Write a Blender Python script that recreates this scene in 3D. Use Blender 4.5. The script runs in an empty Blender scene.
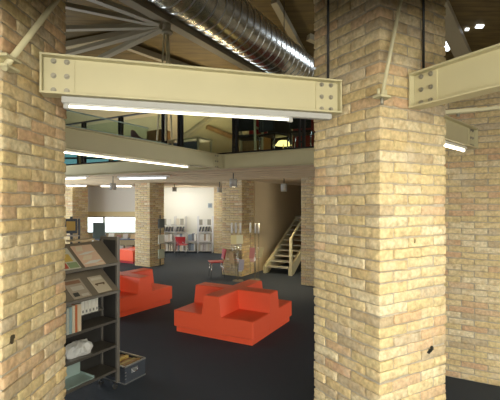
import bpy, math, random
import numpy as np
from mathutils import Vector, Matrix

random.seed(7)
R = math.radians
SC = bpy.context.scene
COL = SC.collection

# ------------------------------------------------------------------ camera, world, lights, exposure
EYE = 2.2
cam_d = bpy.data.cameras.new('camera')
cam_d.sensor_width = 36.0
cam_d.lens = 400.0 / 500.0 * 36.0
cam_d.shift_y = 2.0 / 500.0
cam_d.clip_start = 0.05
cam = bpy.data.objects.new('camera', cam_d)
COL.objects.link(cam)
cam.location = (0, 0, EYE)
cam.rotation_euler = (R(90), 0, 0)
SC.camera = cam

world = bpy.data.worlds.new('daylight')
SC.world = world
world.use_nodes = True
wn = world.node_tree
wn.nodes.clear()
wo = wn.nodes.new('ShaderNodeOutputWorld')
wb = wn.nodes.new('ShaderNodeBackground')
wc = wn.nodes.new('ShaderNodeTexCoord')
ws = wn.nodes.new('ShaderNodeSeparateXYZ')
wm = wn.nodes.new('ShaderNodeMath')
wm.operation = 'ADD'
wm.inputs[1].default_value = 0.12
wr = wn.nodes.new('ShaderNodeValToRGB')
wn.links.new(wc.outputs['Generated'], ws.inputs[0])
wn.links.new(ws.outputs['Z'], wm.inputs[0])
wn.links.new(wm.outputs[0], wr.inputs[0])
wr.color_ramp.elements[0].position = 0.0
wr.color_ramp.elements[0].color = (0.60, 0.56, 0.47, 1)
wr.color_ramp.elements[1].position = 0.06
wr.color_ramp.elements[1].color = (0.93, 0.97, 1.0, 1)
wn.links.new(wr.outputs[0], wb.inputs[0])
wb.inputs[1].default_value = 2.6
wn.links.new(wb.outputs[0], wo.inputs[0])


def area(name, loc, rot, sx, sy, power, color):
    d = bpy.data.lights.new(name, 'AREA')
    d.shape = 'RECTANGLE'
    d.size = sx
    d.size_y = sy
    d.energy = power
    d.color = color
    o = bpy.data.objects.new(name, d)
    COL.objects.link(o)
    o.location = loc
    o.rotation_euler = rot
    return o


# daylight arriving through the glazed front behind the viewer
fa = area('front_window_daylight', (1.0, -4.0, 1.15), (R(88), 0, 0), 6.5, 1.8, 85, (1.0, 0.97, 0.87))
fa.data.spread = R(140)
# unseen fill lamp added to brighten the lower parts of the near pillars
area('near_pillar_fill', (0.9, -0.25, 3.0), (R(24), 0, 0), 4.2, 0.4, 66, (1.0, 0.95, 0.77))
# daylight from glazing on the right of the reading room
ea = area('side_window_daylight', (8.8, 6.5, 1.4), (R(96), 0, R(90)), 5.0, 1.8, 110, (1.0, 0.97, 0.90))
# daylight falling from the rooflight over the white wall at the back
area('rooflight_daylight', (-3.0, 16.3, 2.78), (R(36), 0, 0), 2.2, 0.5, 24, (1.0, 0.99, 0.94))
# daylight from the side glazing of the reading room
area('reading_room_daylight', (-8.6, 11.0, 1.4), (R(100), 0, R(-90)), 6.0, 1.4, 210, (0.88, 0.94, 1.0))
# the warm uplighters of the upper floor
area('upper_floor_uplight', (-1.6, 13.2, 3.3), (R(180), 0, 0), 1.6, 0.5, 55, (1.0, 0.78, 0.42))
# cool daylight from the rooflights on the right of the roof
area('rooflight_right_daylight', (4.6, 11.2, 6.6), (R(15), R(25), 0), 1.6, 1.2, 42, (0.82, 0.92, 1.0))
area('upper_floor_fill', (-4.5, 14.5, 3.3), (R(180), 0, 0), 4.0, 1.0, 22, (1.0, 0.97, 0.84))  # added fill facing up, brightens the plastered lower slope

SC.view_settings.view_transform = 'Standard'
SC.view_settings.look = 'None'
SC.view_settings.exposure = 0.80
SC.view_settings.gamma = 1.0
SC.view_settings.use_curve_mapping = False


# ------------------------------------------------------------------ materials
def mat(name, color, rough=0.6, metal=0.0, spec=0.5, noise=0.0, nscale=8.0, bump=0.0, bscale=60.0, alpha=None,
        emit=None, estr=0.0, trans=0.0, stretch=None, c2=None):
    m = bpy.data.materials.new(name)
    m.use_nodes = True
    nt = m.node_tree
    b = nt.nodes['Principled BSDF']
    b.inputs['Base Color'].default_value = (*color, 1)
    b.inputs['Roughness'].default_value = rough
    b.inputs['Metallic'].default_value = metal
    b.inputs['Specular IOR Level'].default_value = spec
    if trans:
        b.inputs['Transmission Weight'].default_value = trans
    if emit:
        b.inputs['Emission Color'].default_value = (*emit, 1)
        b.inputs['Emission Strength'].default_value = estr
    tc = nt.nodes.new('ShaderNodeTexCoord')
    src = tc.outputs['Object']
    if stretch:
        mp = nt.nodes.new('ShaderNodeMapping')
        mp.inputs['Scale'].default_value = stretch
        nt.links.new(src, mp.inputs[0])
        src = mp.outputs[0]
    if noise:
        n = nt.nodes.new('ShaderNodeTexNoise')
        n.inputs['Scale'].default_value = nscale
        n.inputs['Detail'].default_value = 4
        nt.links.new(src, n.inputs['Vector'])
        r = nt.nodes.new('ShaderNodeValToRGB')
        lo = tuple(max(0, c * (1 - noise)) for c in color)
        hi = c2 if c2 else tuple(min(1, c * (1 + noise)) for c in color)
        r.color_ramp.elements[0].position = 0.3
        r.color_ramp.elements[0].color = (*lo, 1)
        r.color_ramp.elements[1].position = 0.7
        r.color_ramp.elements[1].color = (*hi, 1)
        nt.links.new(n.outputs[0], r.inputs[0])
        nt.links.new(r.outputs[0], b.inputs['Base Color'])
    if bump:
        n2 = nt.nodes.new('ShaderNodeTexNoise')
        n2.inputs['Scale'].default_value = bscale
        n2.inputs['Detail'].default_value = 3
        nt.links.new(src, n2.inputs['Vector'])
        bp = nt.nodes.new('ShaderNodeBump')
        bp.inputs['Strength'].default_value = bump
        bp.inputs['Distance'].default_value = 0.01
        nt.links.new(n2.outputs[0], bp.inputs['Height'])
        nt.links.new(bp.outputs[0], b.inputs['Normal'])
    return m


def brick_mat(name, cols, rough=0.9):
    m = bpy.data.materials.new(name)
    m.use_nodes = True
    nt = m.node_tree
    L = nt.links.new
    b = nt.nodes['Principled BSDF']
    b.inputs['Roughness'].default_value = rough
    b.inputs['Specular IOR Level'].default_value = 0.25
    g = nt.nodes.new('ShaderNodeNewGeometry')
    r = nt.nodes.new('ShaderNodeValToRGB')
    r.color_ramp.interpolation = 'CONSTANT'
    els = r.color_ramp.elements
    els[0].color = (*cols[0], 1)
    els[1].position = 1.0 / len(cols)
    els[1].color = (*cols[1], 1)
    for i in range(2, len(cols)):
        e = els.new(i / len(cols))
        e.color = (*cols[i], 1)
    L(g.outputs['Random Per Island'], r.inputs[0])
    tc = nt.nodes.new('ShaderNodeTexCoord')
    # blotches inside each brick
    n = nt.nodes.new('ShaderNodeTexNoise')
    n.inputs['Scale'].default_value = 13
    n.inputs['Detail'].default_value = 5
    n.inputs['Roughness'].default_value = 0.65
    L(tc.outputs['Object'], n.inputs['Vector'])
    mx = nt.nodes.new('ShaderNodeMix')
    mx.data_type = 'RGBA'
    mx.blend_type = 'MIX'
    rp = nt.nodes.new('ShaderNodeMapRange')
    rp.inputs['From Min'].default_value = 0.45
    rp.inputs['From Max'].default_value = 0.72
    L(n.outputs[0], rp.inputs[0])
    L(rp.outputs[0], mx.inputs['Factor'])
    L(r.outputs[0], mx.inputs['A'])
    mx.inputs['B'].default_value = (0.50, 0.36, 0.19, 1)
    # fine speckle
    n2 = nt.nodes.new('ShaderNodeTexNoise')
    n2.inputs['Scale'].default_value = 32
    n2.inputs['Detail'].default_value = 4
    L(tc.outputs['Object'], n2.inputs['Vector'])
    rp2 = nt.nodes.new('ShaderNodeMapRange')
    rp2.inputs['From Min'].default_value = 0.3
    rp2.inputs['From Max'].default_value = 0.7
    rp2.inputs['To Min'].default_value = 0.76
    rp2.inputs['To Max'].default_value = 1.18
    L(n2.outputs[0], rp2.inputs[0])
    mu = nt.nodes.new('ShaderNodeMix')
    mu.data_type = 'RGBA'
    mu.blend_type = 'MULTIPLY'
    mu.inputs['Factor'].default_value = 1.0
    L(mx.outputs['Result'], mu.inputs['A'])
    L(rp2.outputs[0], mu.inputs['B'])
    # pale lime bloom
    n3 = nt.nodes.new('ShaderNodeTexNoise')
    n3.inputs['Scale'].default_value = 5
    n3.inputs['Detail'].default_value = 6
    L(tc.outputs['Object'], n3.inputs['Vector'])
    rp3 = nt.nodes.new('ShaderNodeMapRange')
    rp3.inputs['From Min'].default_value = 0.52
    rp3.inputs['From Max'].default_value = 0.75
    rp3.inputs['To Max'].default_value = 0.5
    L(n3.outputs[0], rp3.inputs[0])
    m3 = nt.nodes.new('ShaderNodeMix')
    m3.data_type = 'RGBA'
    L(rp3.outputs[0], m3.inputs['Factor'])
    L(mu.outputs['Result'], m3.inputs['A'])
    m3.inputs['B'].default_value = (0.66, 0.57, 0.41, 1)
    L(m3.outputs['Result'], b.inputs['Base Color'])
    nb = nt.nodes.new('ShaderNodeTexNoise')
    nb.inputs['Scale'].default_value = 32
    nb.inputs['Detail'].default_value = 5
    L(tc.outputs['Object'], nb.inputs['Vector'])
    bp = nt.nodes.new('ShaderNodeBump')
    bp.inputs['Strength'].default_value = 0.45
    bp.inputs['Distance'].default_value = 0.008
    L(nb.outputs[0], bp.inputs['Height'])
    L(bp.outputs[0], b.inputs['Normal'])
    return m


def plank_mat(name, c1, c2, width, axis='X'):
    """timber boards: dark joints and grain, in object space"""
    m = bpy.data.materials.new(name)
    m.use_nodes = True
    nt = m.node_tree
    L = nt.links.new
    b = nt.nodes['Principled BSDF']
    b.inputs['Roughness'].default_value = 0.6
    tc = nt.nodes.new('ShaderNodeTexCoord')
    mp = nt.nodes.new('ShaderNodeMapping')
    mp.inputs['Scale'].default_value = (6, 0.7, 6) if axis == 'X' else (0.7, 6, 6)
    L(tc.outputs['Object'], mp.inputs[0])
    n = nt.nodes.new('ShaderNodeTexNoise')
    n.inputs['Scale'].default_value = 2.0
    n.inputs['Detail'].default_value = 6
    L(mp.outputs[0], n.inputs['Vector'])
    r = nt.nodes.new('ShaderNodeValToRGB')
    r.color_ramp.elements[0].position = 0.3
    r.color_ramp.elements[0].color = (*c1, 1)
    r.color_ramp.elements[1].position = 0.72
    r.color_ramp.elements[1].color = (*c2, 1)
    L(n.outputs[0], r.inputs[0])
    s = nt.nodes.new('ShaderNodeSeparateXYZ')
    L(tc.outputs['Object'], s.inputs[0])
    d = nt.nodes.new('ShaderNodeMath')
    d.operation = 'DIVIDE'
    d.inputs[1].default_value = width
    L(s.outputs[axis], d.inputs[0])
    f = nt.nodes.new('ShaderNodeMath')
    f.operation = 'FRACT'
    L(d.outputs[0], f.inputs[0])
    lt = nt.nodes.new('ShaderNodeMath')
    lt.operation = 'GREATER_THAN'
    lt.inputs[1].default_value = 0.05
    L(f.outputs[0], lt.inputs[0])
    mr = nt.nodes.new('ShaderNodeMapRange')
    mr.inputs['To Min'].default_value = 0.35
    L(lt.outputs[0], mr.inputs[0])
    mu = nt.nodes.new('ShaderNodeMix')
    mu.data_type = 'RGBA'
    mu.blend_type = 'MULTIPLY'
    mu.inputs['Factor'].default_value = 1
    L(r.outputs[0], mu.inputs['A'])
    L(mr.outputs[0], mu.inputs['B'])
    L(mu.outputs['Result'], b.inputs['Base Color'])
    return m


def emis(name, color, strength):
    m = bpy.data.materials.new(name)
    m.use_nodes = True
    nt = m.node_tree
    nt.nodes.clear()
    o = nt.nodes.new('ShaderNodeOutputMaterial')
    e = nt.nodes.new('ShaderNodeEmission')
    e.inputs[0].default_value = (*color, 1)
    e.inputs[1].default_value = strength
    nt.links.new(e.outputs[0], o.inputs[0])
    return m


def glass_mat(name, tint, mixf=0.12, rough=0.03):
    m = bpy.data.materials.new(name)
    m.use_nodes = True
    nt = m.node_tree
    nt.nodes.clear()
    o = nt.nodes.new('ShaderNodeOutputMaterial')
    t = nt.nodes.new('ShaderNodeBsdfTransparent')
    t.inputs[0].default_value = (*tint, 1)
    g = nt.nodes.new('ShaderNodeBsdfGlossy')
    g.inputs['Roughness'].default_value = rough
    mx = nt.nodes.new('ShaderNodeMixShader')
    mx.inputs[0].default_value = mixf
    nt.links.new(t.outputs[0], mx.inputs[1])
    nt.links.new(g.outputs[0], mx.inputs[2])
    nt.links.new(mx.outputs[0], o.inputs[0])
    return m


STOCK = [(0.635, 0.496, 0.267), (0.59, 0.450, 0.225), (0.665, 0.546, 0.334), (0.58, 0.400, 0.230), (0.64, 0.506, 0.267), (0.65, 0.531, 0.303),
         (0.585, 0.415, 0.251), (0.675, 0.572, 0.361), (0.60, 0.481, 0.246), (0.46, 0.364, 0.225), (0.70, 0.597, 0.387), (0.62, 0.491, 0.257),
         (0.635, 0.516, 0.298), (0.56, 0.364, 0.215), (0.64, 0.516, 0.288), (0.60, 0.476, 0.246), (0.52, 0.425, 0.282)]
M = {}
M['brick'] = brick_mat('yellow_stock_brick', STOCK)
M['mortar'] = mat('mortar', (0.41, 0.355, 0.26), 0.95, noise=0.15, nscale=20, bump=0.5, bscale=90)
M['cream'] = mat('cream_steel_paint', (0.56, 0.51, 0.315), 0.45, noise=0.03, nscale=3)
M['bolt'] = mat('bolt_zinc', (0.33, 0.31, 0.25), 0.45, metal=0.6)
M['carpet'] = mat('charcoal_carpet', (0.038, 0.049, 0.066), 0.8, spec=0.35, noise=0.25, nscale=220, bump=0.5, bscale=260)
M['red'] = mat('orange_red_leatherette', (0.90, 0.118, 0.045), 0.42, spec=0.45, bump=0.03, bscale=120)
M['red_dull'] = mat('red_plastic', (0.40, 0.02, 0.025), 0.4)
M['rack'] = mat('bronze_grey_steel', (0.24, 0.20, 0.145), 0.32, metal=0.2)
M['rack_edge'] = mat('grey_steel_edge', (0.155, 0.14, 0.115), 0.4, metal=0.2)
M['rack_shelf'] = mat('dark_bronze_shelf', (0.10, 0.09, 0.075), 0.32, metal=0.2)
M['rack_dark'] = mat('dark_steel_and_shade', (0.03, 0.028, 0.025), 0.5)
M['timber'] = plank_mat('timber_boards', (0.11, 0.076, 0.024), (0.205, 0.14, 0.045), 0.14, 'Y')
M['timber_dark'] = plank_mat('dark_timber_boards', (0.10, 0.07, 0.026), (0.18, 0.125, 0.048), 0.14, 'Y')
M['rafter'] = mat('grey_steel_rafter', (0.36, 0.315, 0.215), 0.5)
M['plaster'] = mat('olive_plaster', (0.44, 0.39, 0.25), 0.85, noise=0.04, nscale=2)
M['soffit'] = mat('ribbed_soffit', (0.60, 0.475, 0.30), 0.75, noise=0.05, nscale=3)
M['white_wall'] = mat('white_plaster', (0.80, 0.78, 0.68), 0.85)
M['grey_wall'] = mat('grey_blind', (0.62, 0.59, 0.52), 0.85)
M['beige_wall'] = mat('beige_plaster', (0.60, 0.48, 0.29), 0.85, noise=0.03, nscale=2)
M['galv'] = mat('galvanised_steel', (0.74, 0.74, 0.71), 0.27, metal=1.0, noise=0.14, nscale=14, bump=0.05, bscale=5)
M['galv_seam'] = mat('galvanised_seam', (0.72, 0.72, 0.70), 0.3, metal=1.0)
M['black'] = mat('black_steel', (0.012, 0.012, 0.012), 0.4)
M['white'] = mat('white_enamel', (0.78, 0.77, 0.73), 0.4)
M['lamp_body'] = mat('grey_enamel', (0.40, 0.40, 0.38), 0.45)
M['tube'] = emis('fluorescent_tube', (1.0, 0.94, 0.76), 2.6)
M['tube_warm'] = emis('warm_fluorescent_tube', (1.0, 0.87, 0.60), 5.0)
M['tube_cool'] = emis('cool_fluorescent_tube', (0.82, 0.92, 1.0), 2.2)
M['lampglow'] = emis('downlight_lens', (1.0, 0.86, 0.55), 9.0)
M['skylight'] = emis('daylight_pane', (0.86, 0.94, 1.0), 2.4)
M['teal_pane'] = glass_mat('teal_glass', (0.45, 0.72, 0.68), 0.25)
M['glass'] = glass_mat('clear_glass', (0.88, 0.95, 0.93), 0.05)
M['acrylic'] = glass_mat('clear_acrylic', (0.93, 0.95, 0.95), 0.10, 0.08)
M['chrome'] = mat('chrome', (0.68, 0.69, 0.70), 0.18, metal=1.0)
M['alu'] = mat('aluminium', (0.68, 0.68, 0.66), 0.3, metal=0.9)
M['case'] = mat('blue_grey_case', (0.065, 0.075, 0.09), 0.45, metal=0.3, noise=0.1, nscale=6)
M['paper'] = mat('paper', (0.72, 0.69, 0.60), 0.7)
M['tread'] = mat('pale_tread', (0.42, 0.40, 0.34), 0.6)
M['tan_strip'] = mat('tan_strip', (0.62, 0.50, 0.26), 0.6)
M['desk'] = mat('blue_grey_desk', (0.10, 0.13, 0.19), 0.4)
M['teal'] = mat('pale_teal_plastic', (0.34, 0.44, 0.40), 0.35)
M['oak'] = mat('oak_board', (0.34, 0.20, 0.08), 0.5, noise=0.15, nscale=5)
COLM = {}


def cm(r, g, b, rough=0.55):
    k = (round(r, 3), round(g, 3), round(b, 3), rough)
    if k not in COLM:
        COLM[k] = mat('print_%d' % len(COLM), (r, g, b), rough)
    return COLM[k]


# ------------------------------------------------------------------ mesh helpers
class MB:
    def __init__(s):
        s.v, s.f, s.mi, s.sm = [], [], [], []

    def add(s, vs, fs, mi=0, smooth=False):
        o = len(s.v)
        s.v += [tuple(p) for p in vs]
        for f in fs:
            s.f.append(tuple(i + o for i in f))
            s.mi.append(mi)
            s.sm.append(smooth)
        return s

    def box(s, lo, hi, mi=0, bev=0.0):
        x0, y0, z0 = lo
        x1, y1, z1 = hi
        if bev <= 0:
            vs = [(x0, y0, z0), (x1, y0, z0), (x1, y1, z0), (x0, y1, z0), (x0, y0, z1), (x1, y0, z1), (x1, y1, z1), (x0, y1, z1)]
            return s.add(vs, [(0, 3, 2, 1), (4, 5, 6, 7), (0, 1, 5, 4), (1, 2, 6, 5), (2, 3, 7, 6), (3, 0, 4, 7)], mi)
        b = min(bev, (x1 - x0) / 2.01, (y1 - y0) / 2.01, (z1 - z0) / 2.01)
        X, Y, Z = (x0, x1), (y0, y1), (z0, z1)
        vs, idx = [], {}
        for i in (0, 1):
            for j in (0, 1):
                for k in (0, 1):
                    c = (X[i], Y[j], Z[k])
                    sg = (1 if i == 0 else -1, 1 if j == 0 else -1, 1 if k == 0 else -1)
                    for a in range(3):
                        p = [c[t] + (0 if t == a else sg[t] * b) for t in range(3)]
                        idx[(i, j, k, a)] = len(vs)
                        vs.append(p)
        fs = []
        for a in range(3):
            u, w = (a + 1) % 3, (a + 2) % 3
            for e in (0, 1):
                q = []
                for (p, r) in ((0, 0), (1, 0), (1, 1), (0, 1)):
                    c = [0, 0, 0]
                    c[a], c[u], c[w] = e, p, r
                    q.append(idx[(c[0], c[1], c[2], a)])
                fs.append(tuple(q) if e == 1 else tuple(reversed(q)))
        for a in range(3):
            u, w = (a + 1) % 3, (a + 2) % 3
            for p in (0, 1):
                for r in (0, 1):
                    c0, c1 = [0, 0, 0], [0, 0, 0]
                    c0[a], c1[a] = 0, 1
                    c0[u] = c1[u] = p
                    c0[w] = c1[w] = r
                    q = [idx[(*c0, u)], idx[(*c1, u)], idx[(*c1, w)], idx[(*c0, w)]]
                    if (p == 1) != (r == 1):
                        q.reverse()
                    fs.append(tuple(q) if True else q)
        for i in (0, 1):
            for j in (0, 1):
                for k in (0, 1):
                    q = [idx[(i, j, k, 0)], idx[(i, j, k, 1)], idx[(i, j, k, 2)]]
                    if (i + j + k) % 2 == 0:
                        q.reverse()
                    fs.append(tuple(q))
        return s.add(vs, fs, mi)

    def bar(s, p0, p1, w, h, mi=0, up=(0, 0, 1)):
        """rectangular bar from p0 to p1, w across, h along up"""
        p0, p1 = Vector(p0), Vector(p1)
        d = (p1 - p0).normalized()
        u = Vector(up)
        if abs(d.dot(u)) > 0.98:
            u = Vector((0, 1, 0))
        a = d.cross(u).normalized()
        c = a.cross(d).normalized()
        vs = []
        for p in (p0, p1):
            for (i, j) in ((-1, -1), (1, -1), (1, 1), (-1, 1)):
                vs.append(p + a * (w / 2 * i) + c * (h / 2 * j))
        return s.add(vs, [(0, 1, 2, 3), (7, 6, 5, 4), (0, 4, 5, 1), (1, 5, 6, 2), (2, 6, 7, 3), (3, 7, 4, 0)], mi)

    def cyl(s, p0, p1, r, n=16, mi=0, r2=None, caps=True):
        p0, p1 = Vector(p0), Vector(p1)
        r2 = r if r2 is None else r2
        d = (p1 - p0).normalized()
        u = Vector((0, 0, 1)) if abs(d.z) < 0.95 else Vector((1, 0, 0))
        a = d.cross(u).normalized()
        c = a.cross(d).normalized()
        ring = [(math.cos(2 * math.pi * i / n), math.sin(2 * math.pi * i / n)) for i in range(n)]
        vs = [p0 + a * (r * x) + c * (r * y) for x, y in ring] + [p1 + a * (r2 * x) + c * (r2 * y) for x, y in ring]
        s.add(vs, [(i, i + n, (i + 1) % n + n, (i + 1) % n) for i in range(n)], mi, True)
        if caps:
            o = len(s.v) - 2 * n
            s.f.append(tuple(o + i for i in range(n)))
            s.mi.append(mi)
            s.sm.append(False)
            s.f.append(tuple(o + n + i for i in reversed(range(n))))
            s.mi.append(mi)
            s.sm.append(False)
        return s

    def path(s, pts, r, n=8, mi=0):
        for a, b in zip(pts[:-1], pts[1:]):
            s.cyl(a, b, r, n, mi)
        return s

    def build(s, name, mats, parent=None, loc=None, rotz=None):
        me = bpy.data.meshes.new(name)
        me.from_pydata(s.v, [], s.f)
        if not isinstance(mats, (list, tuple)):
            mats = [mats]
        for m in mats:
            me.materials.append(m)
        me.polygons.foreach_set('material_index', s.mi)
        me.polygons.foreach_set('use_smooth', s.sm)
        import bmesh
        bm = bmesh.new()
        bm.from_mesh(me)
        bmesh.ops.recalc_face_normals(bm, faces=bm.faces)
        bm.to_mesh(me)
        bm.free()
        o = bpy.data.objects.new(name, me)
        COL.objects.link(o)
        if parent:
            o.parent = parent
        if loc is not None:
            o.location = loc
        if rotz is not None:
            o.rotation_euler = (0, 0, rotz)
        return o


def tag(o, label, cat, group=None, kind=None):
    o['label'] = label
    o['category'] = cat
    if group:
        o['group'] = group
    if kind:
        o['kind'] = kind
    return o


def thing(name, label, cat, loc=(0, 0, 0), rotz=0.0, group=None, kind=None):
    o = bpy.data.objects.new(name, None)
    o.empty_display_size = 0.1
    COL.objects.link(o)
    o.location = loc
    o.rotation_euler = (0, 0, rotz)
    return tag(o, label, cat, group, kind)


def dup(root, loc, rotz, label, group=None):
    r = root.copy()
    COL.objects.link(r)
    r.location = loc
    r.rotation_euler = (0, 0, rotz)
    r['label'] = label
    if group:
        r['group'] = group
    for ch in list(root.children):
        c = ch.copy()
        COL.objects.link(c)
        c.parent = r
        for g in ch.children:
            d = g.copy()
            COL.objects.link(d)
            d.parent = c
    return r


def struct(o):
    o['kind'] = 'structure'
    return o


def W(px, py, Z):
    """the place seen at picture point (px, py) at depth Z"""
    return Vector(((px - 250) / 400 * Z, Z, EYE - (py - 202) / 400 * Z))


def fwd(deg):
    """unit vector pointing deg clockwise of straight ahead"""
    return Vector((math.sin(R(deg)), math.cos(R(deg)), 0))


# ------------------------------------------------------------------ bricks
BL, BJ, BH, CH = 0.2745, 0.0110, 0.0645, 0.075
BHD = (BL - BJ) / 2
PS = BHD + BL * 2 + BJ * 2          # side of a pillar: two and a half bricks


def _brick_template(hx, hy, hz, r, nx):
    xs = [-hx, -hx + r] + list(np.linspace(-hx + r, hx - r, nx + 1)[1:-1]) + [hx - r, hx]
    ys = [-hy, -hy + r, hy - r, hy]
    zs = [-hz, -hz + r, 0.0, hz - r, hz]
    N = (len(xs), len(ys), len(zs))
    idx, vs = {}, []
    for i in range(N[0]):
        for j in range(N[1]):
            for k in range(N[2]):
                if i in (0, N[0] - 1) or j in (0, N[1] - 1) or k in (0, N[2] - 1):
                    idx[(i, j, k)] = len(vs)
                    vs.append((xs[i], ys[j], zs[k]))
    fs = []
    for a in range(3):
        u, w = (a + 1) % 3, (a + 2) % 3
        for e in (0, N[a] - 1):
            for p in range(N[u] - 1):
                for q in range(N[w] - 1):
                    c = []
                    for (dp, dq) in ((0, 0), (1, 0), (1, 1), (0, 1)):
                        t = [0, 0, 0]
                        t[a], t[u], t[w] = e, p + dp, q + dq
                        c.append(idx[tuple(t)])
                    fs.append(tuple(c) if e else tuple(reversed(c)))
    v = np.array(vs)
    h = np.array([hx, hy, hz])
    q = np.clip(v, -h + r, h - r)
    d = v - q
    n = np.linalg.norm(d, axis=1)
    n[n == 0] = 1
    v = q + d / n[:, None] * r
    return v, fs


class BrickMesh:
    def __init__(s, seed, fine=True):
        s.rng = np.random.default_rng(seed)
        s.vs, s.fs, s.mi = [], [], []
        s.n = 0
        s.fine = fine
        s.cache = {}

    def brick(s, c, length, along, depth=0.11):
        """brick centred at c (3), length along 'x' or 'y'"""
        L = length
        key = (round(L, 4), round(depth, 4))
        if key not in s.cache:
            if s.fine:
                s.cache[key] = _brick_template(L / 2, depth / 2, BH / 2, 0.0065, 5 if L > 0.2 else 3)
            else:
                s.cache[key] = _brick_template(L / 2, depth / 2, BH / 2, 0.008, 1)
        v, f = s.cache[key]
        v = v.copy()
        if s.fine:
            ph = s.rng.uniform(0, 6.28, 9)
            a = 0.0017
            v[:, 1] += a * (np.sin(v[:, 0] * 41 + ph[0]) + np.sin(v[:, 2] * 120 + ph[1])) + s.rng.normal(0, 0.0008, len(v))
            v[:, 2] += 0.0015 * (np.sin(v[:, 0] * 38 + ph[2]) + np.sin(v[:, 0] * 95 + ph[3])) + s.rng.normal(0, 0.0009, len(v))
            v[:, 0] += 0.0022 * np.sin(v[:, 2] * 90 + ph[4]) + s.rng.normal(0, 0.001, len(v))
            t = s.rng.normal(0, 0.006)
            v[:, 2] += v[:, 0] * t
            v *= np.array([1 + s.rng.normal(0, .008), 1, 1 + s.rng.normal(0, .03)])
        if along == 'y':
            v = np.stack([-v[:, 1], v[:, 0], v[:, 2]], 1)
        v = v + np.array(c) + s.rng.normal(0, 0.0022, 3)
        s.vs.append(v)
        s.fs += [tuple(i + s.n for i in q) for q in f]
        s.mi += [0] * len(f)
        s.n += len(v)

    def core(s, lo, hi):
        x0, y0, z0 = lo
        x1, y1, z1 = hi
        s.vs.append(np.array([(x0, y0, z0), (x1, y0, z0), (x1, y1, z0), (x0, y1, z0), (x0, y0, z1), (x1, y0, z1), (x1, y1, z1), (x0, y1, z1)], float))
        for q in [(0, 3, 2, 1), (4, 5, 6, 7), (0, 1, 5, 4), (1, 2, 6, 5), (2, 3, 7, 6), (3, 0, 4, 7)]:
            s.fs.append(tuple(i + s.n for i in q))
            s.mi.append(1)
        s.n += 8

    def mesh(s, name):
        me = bpy.data.meshes.new(name)
        me.from_pydata(np.concatenate(s.vs).tolist(), [], s.fs)
        me.materials.append(M['brick'])
        me.materials.append(M['mortar'])
        me.polygons.foreach_set('material_index', s.mi)
        me.polygons.foreach_set('use_smooth', [m == 0 for m in s.mi])
        me.update()
        return me


def pillar_mesh(height, seed, fine=True):
    """square pillar with its near corner at the origin, growing along +x and +y"""
    b = BrickMesh(seed, fine)
    n = int(height / CH)
    D = BHD
    rec = 0.0095
    b.core((rec, rec, 0), (PS - rec, PS - rec, n * CH))
    for c in range(n):
        z = c * CH + CH / 2
        for side in range(4):
            # along-face positions, pinwheel bond, mirrored on alternate courses
            start = BHD + BJ if c % 2 == 0 else 0.0
            for k in range(2):
                t = start + BL / 2 + k * (BL + BJ)
                if side == 0:
                    b.brick((t, D / 2, z), BL, 'x', D)
                elif side == 1:
                    b.brick((PS - D / 2, t, z), BL, 'y', D)
                elif side == 2:
                    b.brick((PS - t, PS - D / 2, z), BL, 'x', D)
                else:
                    b.brick((D / 2, PS - t, z), BL, 'y', D)
    return b.mesh('brick_pillar')


def brick_wall_mesh(length, height, thick, seed, fine=True):
    """wall from the origin along +x, brick face towards -y"""
    b = BrickMesh(seed, fine)
    n = int(height / CH)
    b.core((0.008, 0.009, 0), (length - 0.008, thick, n * CH))
    for c in range(n):
        z = c * CH + CH / 2
        x = 0.0
        first = True
        while x < length - 0.04:
            L = BL
            if first and c % 2:
                L = BHD
            first = False
            L = min(L, length - x)
            b.brick((x + L / 2, 0.05, z), L, 'x', 0.10)
            x += L + BJ
    return b.mesh('brick_wall')


def put_mesh(name, me, loc, rotz):
    o = bpy.data.objects.new(name, me)
    COL.objects.link(o)
    o.location = loc
    o.rotation_euler = (0, 0, rotz)
    return o


# ------------------------------------------------------------------ the shell
def quad(name, pts, m, thick=None):
    mb = MB()
    if thick is None:
        mb.add(pts, [(0, 1, 2, 3)])
    else:
        t = Vector(thick)
        p = [Vector(q) for q in pts]
        mb.add(p + [q + t for q in p], [(0, 1, 2, 3), (7, 6, 5, 4), (0, 4, 5, 1), (1, 5, 6, 2), (2, 6, 7, 3), (3, 7, 4, 0)])
    return struct(mb.build(name, m))


quad('floor', [(-10, -5, 0), (10, -5, 0), (10, 21, 0), (-10, 21, 0)], M['carpet'], (0, 0, -0.1))

# roof: two timber slopes, then a plastered lower slope at the far side
quad('ceiling', [(-10, -5, 3.05), (10, -5, 3.05), (10, 10, 7.55), (-10, 10, 7.55)], M['timber_dark'], (0, 0, 0.12))
quad('ceiling_far', [(-10, 10, 7.55), (10, 10, 7.55), (10, 13.6, 6.0), (-10, 13.6, 6.0)], M['timber'], (0, 0, 0.12))
quad('ceiling_lower', [(-10, 13.6, 6.0), (10, 13.6, 6.0), (10, 20.2, 3.16), (-10, 20.2, 3.16)], M['plaster'], (0, 0, 0.12))
quad('wall_rear_light_block', [(-10, -4.2, 2.25), (10, -4.2, 2.25), (10, -4.2, 3.2), (-10, -4.2, 3.2)], M['plaster'], (0, 0.1, 0))  # unseen band, hung low to keep daylight off the pillar tops
quad('ceiling_shade_slab', [(-10, -4.2, 3.12), (10, -4.2, 3.12), (10, 1.8, 3.12), (-10, 1.8, 3.12)], M['soffit'], (0, 0, 0.14))  # unseen slab added to cut front light from the upper pillars
quad('wall_east', [(9.0, -4, 0), (9.0, 20, 0), (9.0, 20, 7.5), (9.0, -4, 7.5)], M['plaster'], (0.1, 0, 0))
quad('wall_west', [(-9.2, -4, 0), (-9.2, 20, 0), (-9.2, 20, 7.5), (-9.2, -4, 7.5)], M['plaster'], (-0.1, 0, 0))

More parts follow.
